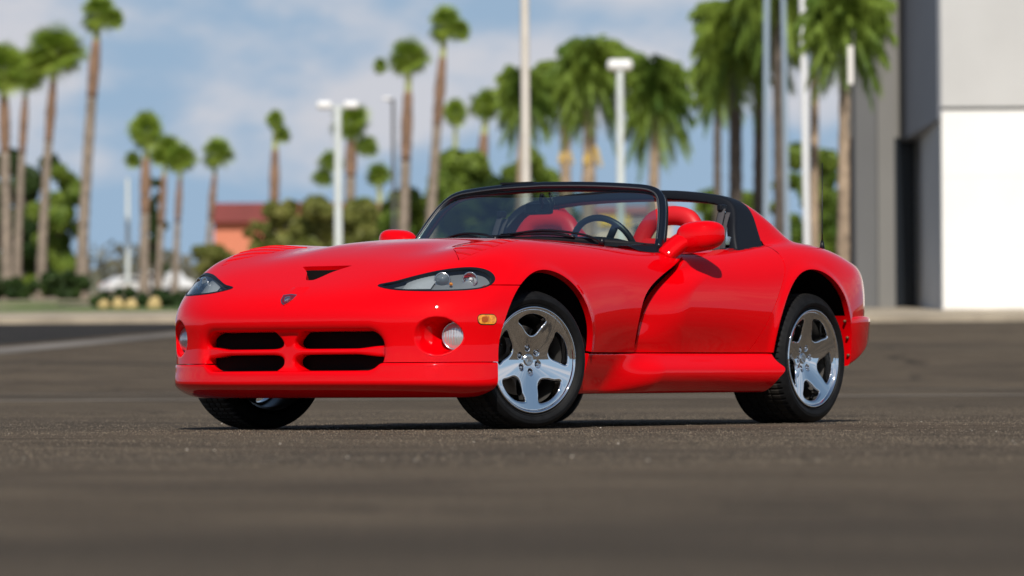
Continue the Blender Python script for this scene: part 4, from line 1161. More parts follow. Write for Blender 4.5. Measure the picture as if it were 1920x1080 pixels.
def make_wheel(dish, Rt, width, tag_):
    w = empty('wheel', parent=car)
    V, T, N = make_rim_mesh(dish)
    rim = mesh_np('rim', V, T, CHROME, w, N=N)
    V, Q = lathe([(.2335, -.012), (.2385, -.001), (.2435, .0045), (.2485, .004), (.2515, -.002), (.2505, -.010), (.246, -.016)], 96)
    mesh_np('rim_lip', V, Q, CHROME, w)
    V, Q = lathe([(.236, -.012), (.229, -.03), (.222, -.07), (.218, -.12), (.218, -width + .03), (.235, -width)], 72)
    mesh_np('barrel', V, Q, mat('dark_barrel', (.16, .15, .14), .35, metal=.7), w)
    # tyre
    hb = width
    prof = [(.246, -.014), (.256, -.002), (.268, .008), (.283, .0125), (.297, .010), (.307, .002), (Rt - .0085, -.010), (Rt - .004, -.018), (Rt - .001, -.030)]
    n0 = len(prof)
    ys = [-.045, -.0685, -.070, -.078, -.0795, -.105, -.1065, -.1145, -.116]
    tread = []
    for y in np.linspace(-.032, -hb + .032, 34): tread.append((Rt, y))
    gro = []
    nb = 4 if width < .3 else 5
    tr = []
    edges = np.linspace(-.034, -hb + .034, nb + 1)
    for k in range(nb):
        a, b = edges[k], edges[k + 1]
        tr += [(Rt, a - (.0045 if k else 0)), (Rt + .0005, (a + b) / 2), (Rt, b + (.0045 if k < nb - 1 else 0))]
        if k < nb - 1: tr += [(Rt - .008, b + .0042), (Rt - .008, b - .0042)]
    prof = prof + tr + [(Rt - .001, -hb + .030), (Rt - .004, -hb + .018), (Rt - .0085, -hb + .010), (.307, -hb - .002), (.283, -hb - .012), (.256, -hb), (.246, -hb + .014)]
    np_ = len(prof)
    seg = 264
    def mod(i, j):
        if prof[j][0] > Rt - .006 and i % 4 == 0: return -.0065
        return 0
    V, Q = lathe(prof, seg, mod)
    jj = np.tile(np.arange(np_ - 1), seg)
    ty = mesh_np('tyre', V, Q, None, w, mats=[RUBBER, mat('dusty_tread', (.030, .026, .022), .75, noise=(25, .35, 4), spec=.2)], midx=((jj >= n0) & (jj < n0 + len(tr) - 1)).astype(int))
    ty.data.set_sharp_from_angle(angle=R(25))
    # raised ring marks on the sidewall
    V, Q = lathe([(.2585, .0015), (.260, .0042), (.2615, .0058)], 96); mesh_np('sidewall_rib', V, Q, RUBBER, w)
    # cap, nuts, valve, brake
    f0 = -.006 - dish * (1 - .006 / .207)
    bm = bmesh.new(); add_tube(bm, [(0, f0 - .01, 0), (0, f0 + .003, 0), (0, f0 + .0065, 0)], [.028, .028, .024], 28); cp = obj_bm('centre_cap', bm, CHROME2, w, smooth=True, angle=R(40))
    bm = bmesh.new(); prism(bm, [(-.016, .012), (.004, .016), (.018, .008), (.006, .004), (.012, -.012), (-.004, -.006), (-.018, -.010), (-.006, .002)], 0, .002, M=Matrix.Translation((0, f0 + .0085, 0)) @ Matrix.Rotation(R(90), 4, 'X')); obj_bm('cap_emblem', bm, GREYM, cp)
    for k in range(6):
        a = R(60 * k + 22)
        fn_ = -.006 - dish * (1 - (math.hypot(.058, .03) - .03) / .207)
        bm = bmesh.new(); superell(bm, (.058 * math.cos(a), fn_ - .010, .058 * math.sin(a)), (.0092, .013, .0092), 2.2, 14, 8)
        nt_ = obj_bm('wheel_nut', bm, CHROME, w, smooth=True)
        bm = bmesh.new(); add_tube(bm, [(.058 * math.cos(a), fn_ - .020, .058 * math.sin(a)), (.058 * math.cos(a), fn_ - .0125, .058 * math.sin(a))], .0152, 16); obj_bm('pocket_shade', bm, BLACK, nt_, smooth=True, angle=R(40))  # black disc put in for the shade at the bottom of the pocket
    a = R(20); bm = bmesh.new(); add_tube(bm, [(.213 * math.cos(a), -.02, .213 * math.sin(a)), (.205 * math.cos(a), .000, .205 * math.sin(a))], .0055, 10); obj_bm('valve', bm, BLACK, w, smooth=True)
    bm = bmesh.new(); add_tube(bm, [(0, -.10 - dish * .3, 0), (0, -.125 - dish * .3, 0)], .165, 48); obj_bm('brake_disc', bm, mat('brake_iron', (.12, .10, .085), .5, metal=.6), w, smooth=True, angle=R(40))
    bm = bmesh.new(); box(bm, (-.10, -.105 - dish * .3, .06), (.09, .09, .17), bevel=.01); obj_bm('brake_caliper', bm, mat('caliper', (.05, .05, .05), .6), w)
    return w
def copy_tree(o, parent=None):
    c = o.copy(); C.objects.link(c); c.parent = parent
    for ch in list(o.children): copy_tree(ch, c)
    return c
STEER = R(-17)
wf_ = make_wheel(.040, .3245, .262, 'front'); wr_ = make_wheel(.060, .331, .318, 'rear')
def place(w, x, y, z, steer, roll):
    w.matrix_basis = Matrix.Translation((x, y, z)) @ Matrix.Rotation(steer + (math.pi if y < 0 else 0), 4, 'Z') @ Matrix.Rotation(roll, 4, 'Y')
def steered(y, off): return (off * math.sin(-STEER), y + off * math.cos(STEER))
off = .145
place(wf_, steered(.757, off)[0], steered(.757, off)[1], .3225, STEER, 0)
w2 = copy_tree(wf_, car); place(w2, -off * math.sin(-STEER), -.757 - off * math.cos(STEER), .3225, STEER, 0)
place(wr_, -2.444, .925, .329, 0, R(-32))
w3 = copy_tree(wr_, car); place(w3, -2.425, -.958, .329, 0, R(20))
# ------------------------------------------------------------------ vegetation
def leafmat(name, c, c2, tr=.35, sc=1.2):
    m = bpy.data.materials.new(name); m.use_nodes = True; nt = m.node_tree; b = nt.nodes['Principled BSDF']; out = nt.nodes['Material Output']
    tc = nt.nodes.new('ShaderNodeTexCoord'); n = nt.nodes.new('ShaderNodeTexNoise'); n.inputs['Scale'].default_value = sc; n.inputs['Detail'].default_value = 4
    nt.links.new(tc.outputs['Object'], n.inputs['Vector'])
    mp = nt.nodes.new('ShaderNodeMapRange'); mp.inputs['From Min'].default_value = .35; mp.inputs['From Max'].default_value = .65; nt.links.new(n.outputs[0], mp.inputs[0])
    x = nt.nodes.new('ShaderNodeMix'); x.data_type = 'RGBA'; x.inputs[6].default_value = (*c, 1); x.inputs[7].default_value = (*c2, 1); nt.links.new(mp.outputs[0], x.inputs[0])
    nt.links.new(x.outputs[2], b.inputs['Base Color']); b.inputs['Roughness'].default_value = .55; b.inputs['Specular IOR Level'].default_value = .3
    t = nt.nodes.new('ShaderNodeBsdfTranslucent'); nt.links.new(x.outputs[2], t.inputs[0])
    mx = nt.nodes.new('ShaderNodeMixShader'); mx.inputs[0].default_value = tr
    nt.links.new(b.outputs[0], mx.inputs[1]); nt.links.new(t.outputs[0], mx.inputs[2]); nt.links.new(mx.outputs[0], out.inputs[0])
    return m
FAN = leafmat('fan_palm_leaf', (.15, .24, .025), (.36, .46, .07), .25)
FEATHER = leafmat('feather_palm_leaf', (.065, .13, .018), (.26, .35, .055), .3, .9)
DARKLEAF = leafmat('dark_foliage', (.022, .050, .012), (.055, .095, .02), .3, .5)
OLIVE = leafmat('olive_foliage', (.13, .15, .03), (.28, .27, .07), .3, .6)
MIDLEAF = leafmat('green_foliage', (.07, .13, .015), (.25, .33, .05), .3, .5)
BARK = mat('palm_trunk', (.25, .20, .155), .95, noise=(3.0, .35, 6), bump=(9, .8, .05))
BARK2 = mat('rusty_trunk_top', (.23, .14, .09), .95, noise=(3.0, .35, 6), bump=(9, .8, .05))
BARKD = mat('dark_trunk', (.10, .08, .065), .95, noise=(2.0, .35, 6), bump=(7, .8, .05))
SHAFT = mat('green_crownshaft', (.36, .38, .16), .6, noise=(2, .3, 4))
BARKO = mat('tan_trunk', (.34, .25, .17), .95, noise=(3.0, .35, 6), bump=(9, .8, .05))
STRAW = mat('dry_flower_stalk', (.60, .40, .08), .9, noise=(8, .4, 4))
def fan_crown(seed):
    rg = random.Random(seed); V = []; T = []
    for k in range(78):
        el = rg.uniform(-.5, 1.5) if k > 12 else rg.uniform(-1.1, -.5); az = rg.uniform(0, 2 * math.pi)
        d = Vector((math.cos(az) * math.cos(el), math.sin(az) * math.cos(el), math.sin(el)))
        pl = rg.uniform(.12, .50); o = d * pl; side = d.cross(Vector((0, 0, 1))).normalized() if abs(d.z) < .99 else Vector((1, 0, 0)); up = side.cross(d)
        tw = rg.uniform(-.7, .7); side = side * math.cos(tw) + up * math.sin(tw); up = side.cross(d)
        nb = 15; Lf = rg.uniform(.46, .80)
        for b in range(nb):
            a = (b / (nb - 1) - .5) * 2.9
            dr = d * math.cos(a) + side * math.sin(a) - up * .12
            tip = o + dr * Lf + Vector((0, 0, -.16 * rg.random())); mid = o + dr * Lf * .62
            wd = up.cross(dr).normalized() * .028
            i = len(V); V += [o, mid + wd, mid - wd, tip]; T += [(i, i + 1, i + 2), (i + 1, i + 3, i + 2)]
        i = len(V); s2 = side * .012; V += [Vector((0, 0, 0)) + s2, -s2, o + s2, o - s2]; T += [(i, i + 1, i + 2), (i + 1, i + 3, i + 2)]
    me = bpy.data.meshes.new('crown'); me.from_pydata(V, [], T); me.materials.append(FAN); return me
def feather_crown(seed, n=24, droop=1.0, dense=40):
    rg = random.Random(seed); V = []; T = []
    for k in range(n):
        az = 2 * math.pi * k * .382 + rg.uniform(-.25, .25); el = -.95 + 2.5 * (k + .5) / n; L = rg.uniform(.85, 1.12)
        h = Vector((math.cos(az), math.sin(az), 0)); P = []
        for i in range(11):
            t = i / 10; r = L * (t * math.cos(el) * .8 + .38 * t * t * max(0, math.sin(el))); z = L * (t * math.sin(el) * .95 - droop * (.42 + .25 * max(0, math.sin(el))) * t ** 2.1)
            P.append(h * r + Vector((0, 0, z)))
        for i in range(10):
            w = Vector((-h.y, h.x, 0)) * .014; j = len(V); V += [P[i] + w, P[i] - w, P[i + 1] + w, P[i + 1] - w]; T += [(j, j + 1, j + 2), (j + 1, j + 3, j + 2)]
        for q in range(dense):
            t = .10 + .90 * q / dense; f = t * 10; i = min(int(f), 9); p = P[i].lerp(P[i + 1], f - i); tg = (P[i + 1] - P[i]).normalized()
            ll = (.36 * math.sin(math.pi * min(1, t * .80 + .14)) + .05) * rg.uniform(.75, 1.15)
            for s in (-1, 1):
                sd = (Vector((-h.y, h.x, 0)) * s * rg.uniform(.3, 1) + tg * .4 + Vector((0, 0, rg.uniform(-1.3, -.1)))).normalized()
                w = tg * .019; j = len(V); V += [p + w, p - w, p + sd * ll * .6 + w * .9, p + sd * ll + Vector((0, 0, -.06))]; T += [(j, j + 2, j + 1), (j + 1, j + 2, j + 3)]
    me = bpy.data.meshes.new('crown'); me.from_pydata(V, [], T); me.materials.append(FEATHER); return me
FANS = [fan_crown(s) for s in (1, 2, 3, 4)]
FEAT = [feather_crown(s, 38 + 3 * s, .72 + .07 * s) for s in (1, 2, 3)]
def trunk_mesh(name, P, r, m, parent, seg=12, rings=True):
    n = max(10, int(np.linalg.norm(np.array(P[-1]) - np.array(P[0])) / .30)); Q = smooth_path(P, n)
    rad = np.interp(np.linspace(0, 1, n), np.linspace(0, 1, len(r)), r) * (1 + .05 * np.cos(np.arange(n) * 2.9) + rng.normal(0, .03, n))
    V, F = tube_mesh(Q, rad, seg); bm = bmesh.new(); vs = [bm.verts.new(v) for v in V]
    for q in F:
        u = list(dict.fromkeys(q))
        try: bm.faces.new([vs[i] for i in u])
        except ValueError: pass
    return obj_bm(name, bm, m, parent, smooth=True)
def fan_palm(bx, d, tx, ty, cr, tw, label, k=0, dead=.35, wide=1.0, extra=()):
    """bx column of the foot, (tx,ty) centre of the crown, cr crown radius, tw trunk width, all measured on the photograph"""
    s = d / 8822.0; base = at(d, px(bx, d)); t = empty('fan_palm', base)
    tag(t, label, 'palm tree', 'fan palms beyond the parking lot')
    topw = px(tx, d); H = zy(ty, d) - base[2]; dw = topw - px(bx, d); off = RGT * dw
    def pt(f, dz=0): return (off[0] * f ** 1.4, off[1] * f ** 1.4, H * f + dz)
    r = tw * s / 2 * .86; hd = 1 - dead
    trunk_mesh('trunk', [pt(0), pt(hd * .33), pt(hd * .66), pt(hd)], [r * 1.25, r * 1.02, r * .95, r * .9], BARK, t)
    trunk_mesh('dead_skirt', [pt(hd - .01), pt(hd + dead * .35), pt(hd + dead * .66)], [r * .95, r * 1.12, r * .78], BARK2, t)
    trunk_mesh('crownshaft', [pt(hd + dead * .62), pt(1.0)], [r * .72, r * .5], SHAFT, t)
    c = bpy.data.objects.new('crown', FANS[k % 4]); c.location = pt(1.0); c.rotation_euler = (0, 0, k * 1.3); R_ = cr * s * 1.12; c.scale = (R_ * wide, R_ * wide, R_); link(c, t)
    for ex, ey, er in extra:
        c = bpy.data.objects.new('frond_cluster', FANS[(k + 1) % 4]); ow = RGT * (px(ex, d) - px(bx, d)); c.location = (ow[0], ow[1], zy(ey, d) - base[2]); c.scale = (er * s,) * 3; link(c, t)
    return t
def feather_palm(bx, d, tx, ty, cr, tw, label, k=0, m=None, shaft=True, squash=1.0, flower=None):
    s = d / 8822.0; base = at(d, px(bx, d)); t = empty('feather_palm', base)
    tag(t, label, 'palm tree', 'feather palms beyond the parking lot')
    H = zy(ty, d) - base[2]; off = RGT * (px(tx, d) - px(bx, d)); pt = lambda f: (off[0] * f, off[1] * f, H * f); r = tw * s / 2
    trunk_mesh('trunk', [pt(0), pt(.3), pt(.55), pt(.8)], [r * 1.2, r, r * .95, r * .85], m or BARK, t)
    trunk_mesh('crownshaft', [pt(.79), pt(1.0)], [r * .8, r * .45], SHAFT if shaft else (m or BARK), t)
    c = bpy.data.objects.new('crown', FEAT[k % 3]); c.location = pt(1.0); c.rotation_euler = (0, 0, k * 1.1); R_ = cr * s * 1.12; c.scale = (R_, R_, R_ * squash * 1.35); link(c, t)
    if flower:
        bm = bmesh.new(); rg = random.Random(5)
        for i in range(26):
            a = rg.uniform(0, 6.28); q = rg.uniform(.1, .45)
            add_tube(bm, smooth_path([(0, 0, 0), (q * .5 * math.cos(a), q * .5 * math.sin(a), .05), (q * math.cos(a), q * math.sin(a), -.5 - .3 * rg.random())], 6), .03, 5)
        o = obj_bm('flower_stalk', bm, STRAW, t); ow = RGT * (px(flower[0], d) - px(bx, d)) ; o.location = (ow[0], ow[1], zy(flower[1], d) - base[2]); o.scale = (flower[2],) * 3; o['kind'] = 'stuff'
    return t
L = 'tall fan palm with '
fan_palm(13, 215, 8, 122, 47, 24, 'fan palm at the very left edge, its crown cut by the frame', 0, wide=1.15)
fan_palm(31, 245, 52, 128, 40, 17, 'fan palm second from the left, its crown tangled with the one at the edge', 1, wide=1.15)
fan_palm(76, 220, 106, 92, 52, 20, 'fan palm third from the left, leaning right with a full dark green crown', 2, wide=1.1)
fan_palm(152, 215, 187, 20, 38, 24, 'tallest fan palm on the left, leaning trunk and crown at the top edge', 3, .28, extra=((218, 30, 22),))
fan_palm(270, 250, 276, 240, 36, 22, 'fan palm with the highest crown of the short group left of the red building', 0, .5, extra=((250, 296, 20), (300, 290, 22)))
fan_palm(297, 268, 312, 278, 30, 15, 'fan palm close behind the highest one of the short group, dark trunk', 1, .5)
fan_palm(328, 262, 341, 293, 30, 14, 'slender fan palm between the short group and the lone one by the red building', 2, .45)
fan_palm(386, 265, 408, 284, 30, 14, 'lone slender fan palm just left of the red building', 3, .45, wide=1.1)
fan_palm(513, 262, 518, 222, 19, 20, 'fan palm rising over the red building with a small two-part crown', 0, .5, extra=((530, 250, 20),))
fan_palm(655, 258, 661, 228, 36, 24, 'fan palm directly behind the twin-headed lamp post, shaggy lower fronds', 1, .3, extra=((688, 272, 26), (622, 300, 26), (606, 330, 22)))
fan_palm(755, 225, 770, 106, 38, 24, 'fan palm with a round crown and one stray frond cluster to its left', 2, .42, extra=((716, 122, 17),))
fan_palm(803, 220, 838, 44, 36, 22, 'tall leaning fan palm left of the centre light pole, crown near the top', 3, .36, extra=((868, 56, 22),))
fan_palm(853, 268, 856, 210, 26, 16, 'small distant fan palm behind the leaning one', 0, .6)
fan_palm(893, 245, 914, 196, 32, 24, 'stout fan palm with drooping skirt above the windscreen', 1, .45, extra=((930, 190, 20),))
fan_palm(716, 262, 712, 326, 24, 20, 'low fan palm with a ragged crown behind the tall green trees', 2, .7)
feather_palm(975, 225, 983, 170, 62, 20, 'feathery palm right behind the tall centre light pole', 0, BARKO, squash=1.15)
feather_palm(1062, 235, 1062, 150, 66, 22, 'feathery palm with hanging tan flower stalk, right of the centre light pole', 1, BARKO, flower=(1062, 282, 1.0))
feather_palm(1098, 225, 1112, 122, 84, 26, 'broad feathery palm with a pale double trunk and dry seed stalk', 2, BARKO, flower=(1112, 280, 1.2), squash=1.1)
feather_palm(1222, 225, 1232, 166, 78, 20, 'round feathery palm with yellow green shaft, right of the single lamp post', 0, BARKO, squash=1.25)
feather_palm(1380, 165, 1382, 60, 92, 26, 'big feathery palm with arching dark fronds, first of the right-hand cluster', 1, BARKD, shaft=False, squash=1.1)
feather_palm(1420, 170, 1428, 40, 90, 20, 'feathery palm with a banded brown trunk inside the right-hand cluster', 2, BARKD, shaft=False)
feather_palm(1466, 160, 1462, -60, 110, 25, 'dark trunked feathery palm whose crown leaves the top of the picture', 0, BARKD, shaft=False)
feather_palm(1526, 165, 1532, -40, 110, 17, 'slim feathery palm between the white pole and the building', 1, BARKO, shaft=False)
feather_palm(1580, 98, 1588, 34, 96, 23, 'feathery palm beside the dark building corner, fronds over the wall', 2, BARKO, shaft=False)
feather_palm(1345, 190, 1348, 150, 60, 16, 'smaller feathery palm low behind the right-hand cluster', 0, BARKD, shaft=False)

def bushy(name, label, cat, group, X, d, ytop, ybot, wpx, m, seed, n=2600, trunk=True, leaf=.20):
    s = d / 8822.0; base = at(d, px(X, d)); t = empty(name, base); tag(t, label, cat, group)
    H = zy(ytop, d) - base[2]; zb = max(0.1, zy(ybot, d) - base[2]); W = wpx * s / 2; rg = np.random.default_rng(seed); n = int(n * 1.4)
    nb = 24; cz = zb + (H - zb) * rg.uniform(0, .86, nb); ca = rg.uniform(0, 2 * np.pi, nb); crr = rg.uniform(0, .95, nb) * W * 1.15
    rb = rg.uniform(.22, .45, nb) * min(W, (H - zb) * .6) 
    cz = np.minimum(cz, H - rb * .8)
    cx, cy = crr * np.cos(ca), crr * np.sin(ca)
    i = rg.integers(0, nb, n); u = rg.normal(size=(n, 3)); u /= np.linalg.norm(u, axis=1)[:, None]; rr = rb[i] * rg.uniform(.55, 1.08, n) ** .5
    P = np.stack([cx[i], cy[i], cz[i]], 1) + u * rr[:, None]; P[:, 2] = np.maximum(P[:, 2], .05)
    a = rg.normal(size=(n, 3)); a -= u * (a * u).sum(1)[:, None] * .7; a /= np.linalg.norm(a, axis=1)[:, None]; b = np.cross(u + .6 * rg.normal(size=(n, 3)), a); b /= np.linalg.norm(b, axis=1)[:, None]
    sz = leaf * rg.uniform(.7, 1.5, n)[:, None] * max(.6, s * 9000 / 220 / 1.0 / 1.0 * .9 if False else 1)
    V = np.concatenate([P - a * sz, P + b * sz * .55, P + a * sz, P - b * sz * .55]); k = np.arange(n)
    mesh_np('crown', V, np.stack([k, k + n, k + 2 * n, k + 3 * n], 1), m, t, smooth=False)
    if trunk:
        trunk_mesh('trunk', [(0, 0, 0), (.1, 0, H * .3), (0, .1, H * .6)], [W * .09 + .08, W * .07 + .05, .05], BARKD, t, 8)
        for q in range(3):
            j = q * 4; bm = bmesh.new(); add_tube(bm, smooth_path([(0, 0, H * .28), (cx[j] * .4, cy[j] * .4, H * .4), (cx[j], cy[j], cz[j])], 8), np.linspace(.09, .03, 8), 6); obj_bm('limb', bm, BARKD, t, smooth=True)
    return t
g1 = 'leafy trees behind the palms'
bushy('evergreen_tree', 'tall dark evergreen tree behind the three leftmost palms', 'tree', g1, 45, 275, 250, 540, 130, DARKLEAF, 1, 8000, leaf=.30)
bushy('evergreen_tree', 'rounded dark green tree just left of the tallest left palm', 'tree', g1, 112, 270, 272, 545, 105, MIDLEAF, 2, 7500, leaf=.28)
bushy('evergreen_tree', 'narrow dark cypress-like tree behind the short palm group', 'tree', g1, 290, 290, 305, 500, 36, DARKLEAF, 3, 1500, leaf=.25)
bushy('evergreen_tree', 'low green tree touching the left frame edge behind the verge', 'tree', g1, -5, 262, 330, 520, 70, DARKLEAF, 14, 2500, leaf=.28)
bushy('leafy_tree', 'olive green tree in front of the red building, left of the twin lamp post', 'tree', g1, 555, 205, 358, 520, 120, OLIVE, 4, 3400, leaf=.17)
bushy('leafy_tree', 'loose olive tree around the foot of the twin-headed lamp post', 'tree', g1, 655, 210, 376, 520, 120, OLIVE, 5, 3400, leaf=.17)
bushy('leafy_tree', 'low yellowish tree between the lone palm and the red building', 'tree', g1, 490, 215, 405, 500, 50, OLIVE, 15, 1100, leaf=.16)
bushy('leafy_tree', 'green tree left of the two tall leaning palms, above the far mirror', 'tree', g1, 735, 232, 352, 500, 120, MIDLEAF, 6, 4500, leaf=.22)
bushy('leafy_tree', 'dense green tree behind the left half of the windscreen', 'tree', g1, 860, 240, 280, 480, 150, MIDLEAF, 7, 7500, leaf=.24)
bushy('leafy_tree', 'bright green tree behind the tall centre light pole', 'tree', g1, 985, 245, 262, 480, 120, MIDLEAF, 8, 5500, leaf=.24)
bushy('leafy_tree', 'dark green tree low behind the windscreen between two palm trunks', 'tree', g1, 925, 235, 330, 480, 100, DARKLEAF, 9, 4500, leaf=.24)
bushy('leafy_tree', 'small green tree low behind the roll bar', 'tree', g1, 1325, 250, 345, 480, 60, MIDLEAF, 10, 1800, leaf=.22)
bushy('leafy_tree', 'leafy tree between the right-hand palms and the building', 'tree', g1, 1548, 205, 255, 520, 120, MIDLEAF, 11, 6500, leaf=.20)
bushy('leafy_tree', 'slim green tree behind the dark trunks of the right-hand cluster', 'tree', g1, 1490, 215, 300, 520, 70, MIDLEAF, 12, 3800, leaf=.20)
bushy('leafy_tree', 'small green tree between the two dark right-hand trunks', 'tree', g1, 1408, 235, 345, 520, 50, MIDLEAF, 13, 1800, leaf=.20)
bushy('leafy_tree', 'green bush between the twin lamp post and the leaning palms, under the round-crowned palm', 'tree', g1, 705, 228, 388, 520, 100, MIDLEAF, 31, 3500, leaf=.20)
bushy('leafy_tree', 'green bush filling the gap just left of the windscreen frame', 'tree', g1, 795, 238, 335, 520, 110, MIDLEAF, 32, 4500, leaf=.22)
bushy('leafy_tree', 'tall green tree right of the centre light pole behind the feathery palms', 'tree', g1, 1035, 250, 300, 500, 100, MIDLEAF, 33, 3500, leaf=.22)
g2 = 'shrubs along the verge'
bushy('shrub', 'dark shrub under the tall leaning palm, left of the flower bed', 'shrub', g2, 120, 205, 505, 556, 110, DARKLEAF, 21, 2500, False, .12)
bushy('shrub', 'dark shrub with reddish flowers behind the pale boulders', 'shrub', g2, 235, 122, 535, 580, 120, DARKLEAF, 22, 2600, False, .06)
bushy('shrub', 'dark shrub right beside the car behind the largest boulder', 'shrub', g2, 318, 121, 540, 580, 90, DARKLEAF, 23, 2000, False, .06)
bushy('shrub', 'low shrub at the left frame edge behind the pavement', 'shrub', g2, 25, 205, 515, 556, 90, DARKLEAF, 24, 2000, False, .12)
bushy('shrub', 'yellowish shrub at the foot of the lone palm', 'shrub', g2, 405, 225, 455, 520, 90, OLIVE, 26, 2500, False, .13)
# boulders
for i, (X, w_, h_, lab) in enumerate(((195, 26, 20, 'smallest pale sandstone boulder, leftmost in front of the shrub'), (222, 28, 22, 'pale sandstone boulder second from the left by the shrub'), (246, 26, 20, 'rounded sandstone boulder in the middle of the row'), (288, 30, 24, 'largest sandstone boulder nearest the car'))):
    d = 117.5; s = d / 8822; o = bmesh.new(); bmesh.ops.create_icosphere(o, subdivisions=3, radius=1)
    rg = random.Random(i)
    for v in o.verts:
        n = math.sin(v.co.x * 3 + i) * .08 + math.sin(v.co.y * 4 + i * 2) * .07 + math.sin(v.co.z * 5 + i) * .05
        v.co *= 1 + n; v.co = Vector((v.co.x * w_ * s / 2, v.co.y * w_ * s / 2.4, max(v.co.z, -.4) * h_ * s / 1.5))
    b = obj_bm('boulder', o, mat('sandstone', (.50, .37, .16), .95, noise=(3, .25, 5)), smooth=True, loc=at(d, px(X, d), .16 + h_ * s * .2)); tag(b, lab, 'boulder', 'boulders on the grass verge')

# ------------------------------------------------------------------ far objects: red building, shop, light poles, cars
def slab_building(name, label, X0, X1, d, parts_, dep=14):
    base = at(d, px((X0 + X1) / 2, d)); t = empty(name, base, (0, 0, math.atan2(RGT[1], RGT[0]))); tag(t, label, 'building')
    mid = px((X0 + X1) / 2, d)
    for nm, xa, xb, ya, yb, y0, y1, m in parts_:
        bm = bmesh.new(); z1 = zy(y0, d) - base[2]; z0 = (zy(y1, d) - base[2]) if y1 else -.2
        box(bm, ((px(xa, d) + px(xb, d)) / 2 - mid, (ya + yb) / 2, (z0 + z1) / 2), (px(xb, d) - px(xa, d), yb - ya, z1 - z0)); obj_bm(nm, bm, m, t)
    return t, mid, base
SALM = mat('salmon_wall', (.62, .21, .12), .9, noise=(.4, .1, 4)); MAROON = mat('maroon_roof', (.22, .045, .04), .7, noise=(.4, .15, 4))
slab_building('red_building', 'long low salmon building with a dark red roof, far left behind the trees', 398, 712, 285, [('wall', 402, 706, 0, 14, 414, 0, SALM), ('roof', 396, 712, -.5, 14.5, 378, 413.6, MAROON)])
for i in range(3): pass
slab_building('shop_building', 'distant low shop with pink roof line and yellow sign bands, seen through the windscreen', 1118, 1262, 300,
   [('wall', 1118, 1262, 0, 12, 402, 0, mat('cream_wall', (.50, .42, .36), .9)), ('roof', 1114, 1266, -.4, 12.4, 388, 401.5, mat('pink_roof', (.40, .16, .14), .8)),
    ('sign_band', 1124, 1182, -.25, -.05, 405, 424, mat('yellow_sign', (.80, .52, .03), .6, noise=(1.5, .2, 3))), ('sign_band', 1226, 1258, -.25, -.05, 398, 420, MATS['yellow_sign']), ('shop_window', 1186, 1222, -.06, .02, 420, 470, mat('far_glass', (.05, .07, .09), .2))])
POLE = mat('pale_pole', (.62, .66, .64), .5, noise=(2, .1, 3)); POLEB = mat('blue_grey_pole', (.34, .42, .50), .5, metal=.2); POLED = mat('dark_pole', (.09, .085, .085), .6); LAMPW = mat('lamp_head_paint', (.80, .79, .78), .4)
def pole(X, d, ytop, wpx, m, label, heads=(), lean=0, name='light_pole', cat='light pole', base_h=.7):
    s = d / 8822; base = at(d, px(X, d)); t = empty(name, base, (0, 0, math.atan2(RGT[1], RGT[0]))); tag(t, label, cat)
    H = zy(ytop, d) - base[2]; r = wpx * s / 2; dx = lean * s
    bm = bmesh.new(); add_tube(bm, [(0, 0, 0), (dx * .5, 0, H * .5), (dx, 0, H)], [r * 1.08, r, r * .9], 20); obj_bm('shaft', bm, m, t, smooth=True, angle=R(50))
    bm = bmesh.new(); add_tube(bm, [(0, 0, -.1), (0, 0, base_h), (0, 0, base_h + .02)], [r * 2.1, r * 2.1, r * 1.2], 20); obj_bm('footing', bm, CONC, t, smooth=True, angle=R(40))
    for hx, hw, hh in heads:
        bm = bmesh.new(); add_tube(bm, [(dx, 0, H - .1), (dx + hx * s, 0, H + .02)], .05, 8); obj_bm('arm', bm, m, t, smooth=True)
        bm = bmesh.new(); box(bm, (dx + hx * s, 0, H + .02), (hw * s, hw * s * .7, hh * s), bevel=hh * s * .35); obj_bm('lamp_head', bm, LAMPW, t, smooth=True, angle=R(50))
    return t
pole(635, 150, 196, 15, POLE, 'light pole with two white lamp heads, left of the car mirror', ((-25, 29, 15), (25, 29, 15)))
pole(987, 95, -40, 18, mat('galvanised_pole', (.66, .60, .52), .55, noise=(2, .08, 3)), 'tallest bare light pole, right behind the windscreen, leaving the picture top', ((-28, 34, 18), (28, 34, 18)))
pole(1165, 165, 124, 15, POLE, 'light pole with one broad white lamp head among the feathery palms', ((-9, 30, 22), (9, 30, 22)))
pole(1516, 120, -60, 14, mat('white_pole', (.80, .80, .80), .45), 'bright white slim pole right of the palm cluster', (), -8, 'flag_pole', 'pole')
pole(1436, 130, -60, 12, POLEB, 'bluish grey pole inside the right-hand palm cluster', (), 6, 'flag_pole', 'pole')
pole(1478, 132, -60, 10, POLEB, 'thin blue grey pole close beside the darkest palm trunk', (), -6, 'flag_pole', 'pole')
pole(240, 225, 330, 8, POLE, 'thin pale pole behind the parked cars on the left', (), 0, 'utility_pole', 'pole')
pole(739, 190, 184, 7, POLED, 'thin dark pole with a short arm beside the round-crowned fan palm', ((-12, 16, 5),), 0, 'utility_pole', 'pole')
t = pole(1604, 94, 60, 3, POLED, 'narrow pole carrying a white hanging banner at the building corner', (), 0, 'banner_pole', 'pole')
bm = bmesh.new(); d = 94; s = d / 8822; box(bm, (-6 * s, 0, zy(125, d) - at(d, 0)[2]), (10 * s, .02, 72 * s)); obj_bm('banner', bm, mat('white_banner', (.78, .74, .68), .8), t)
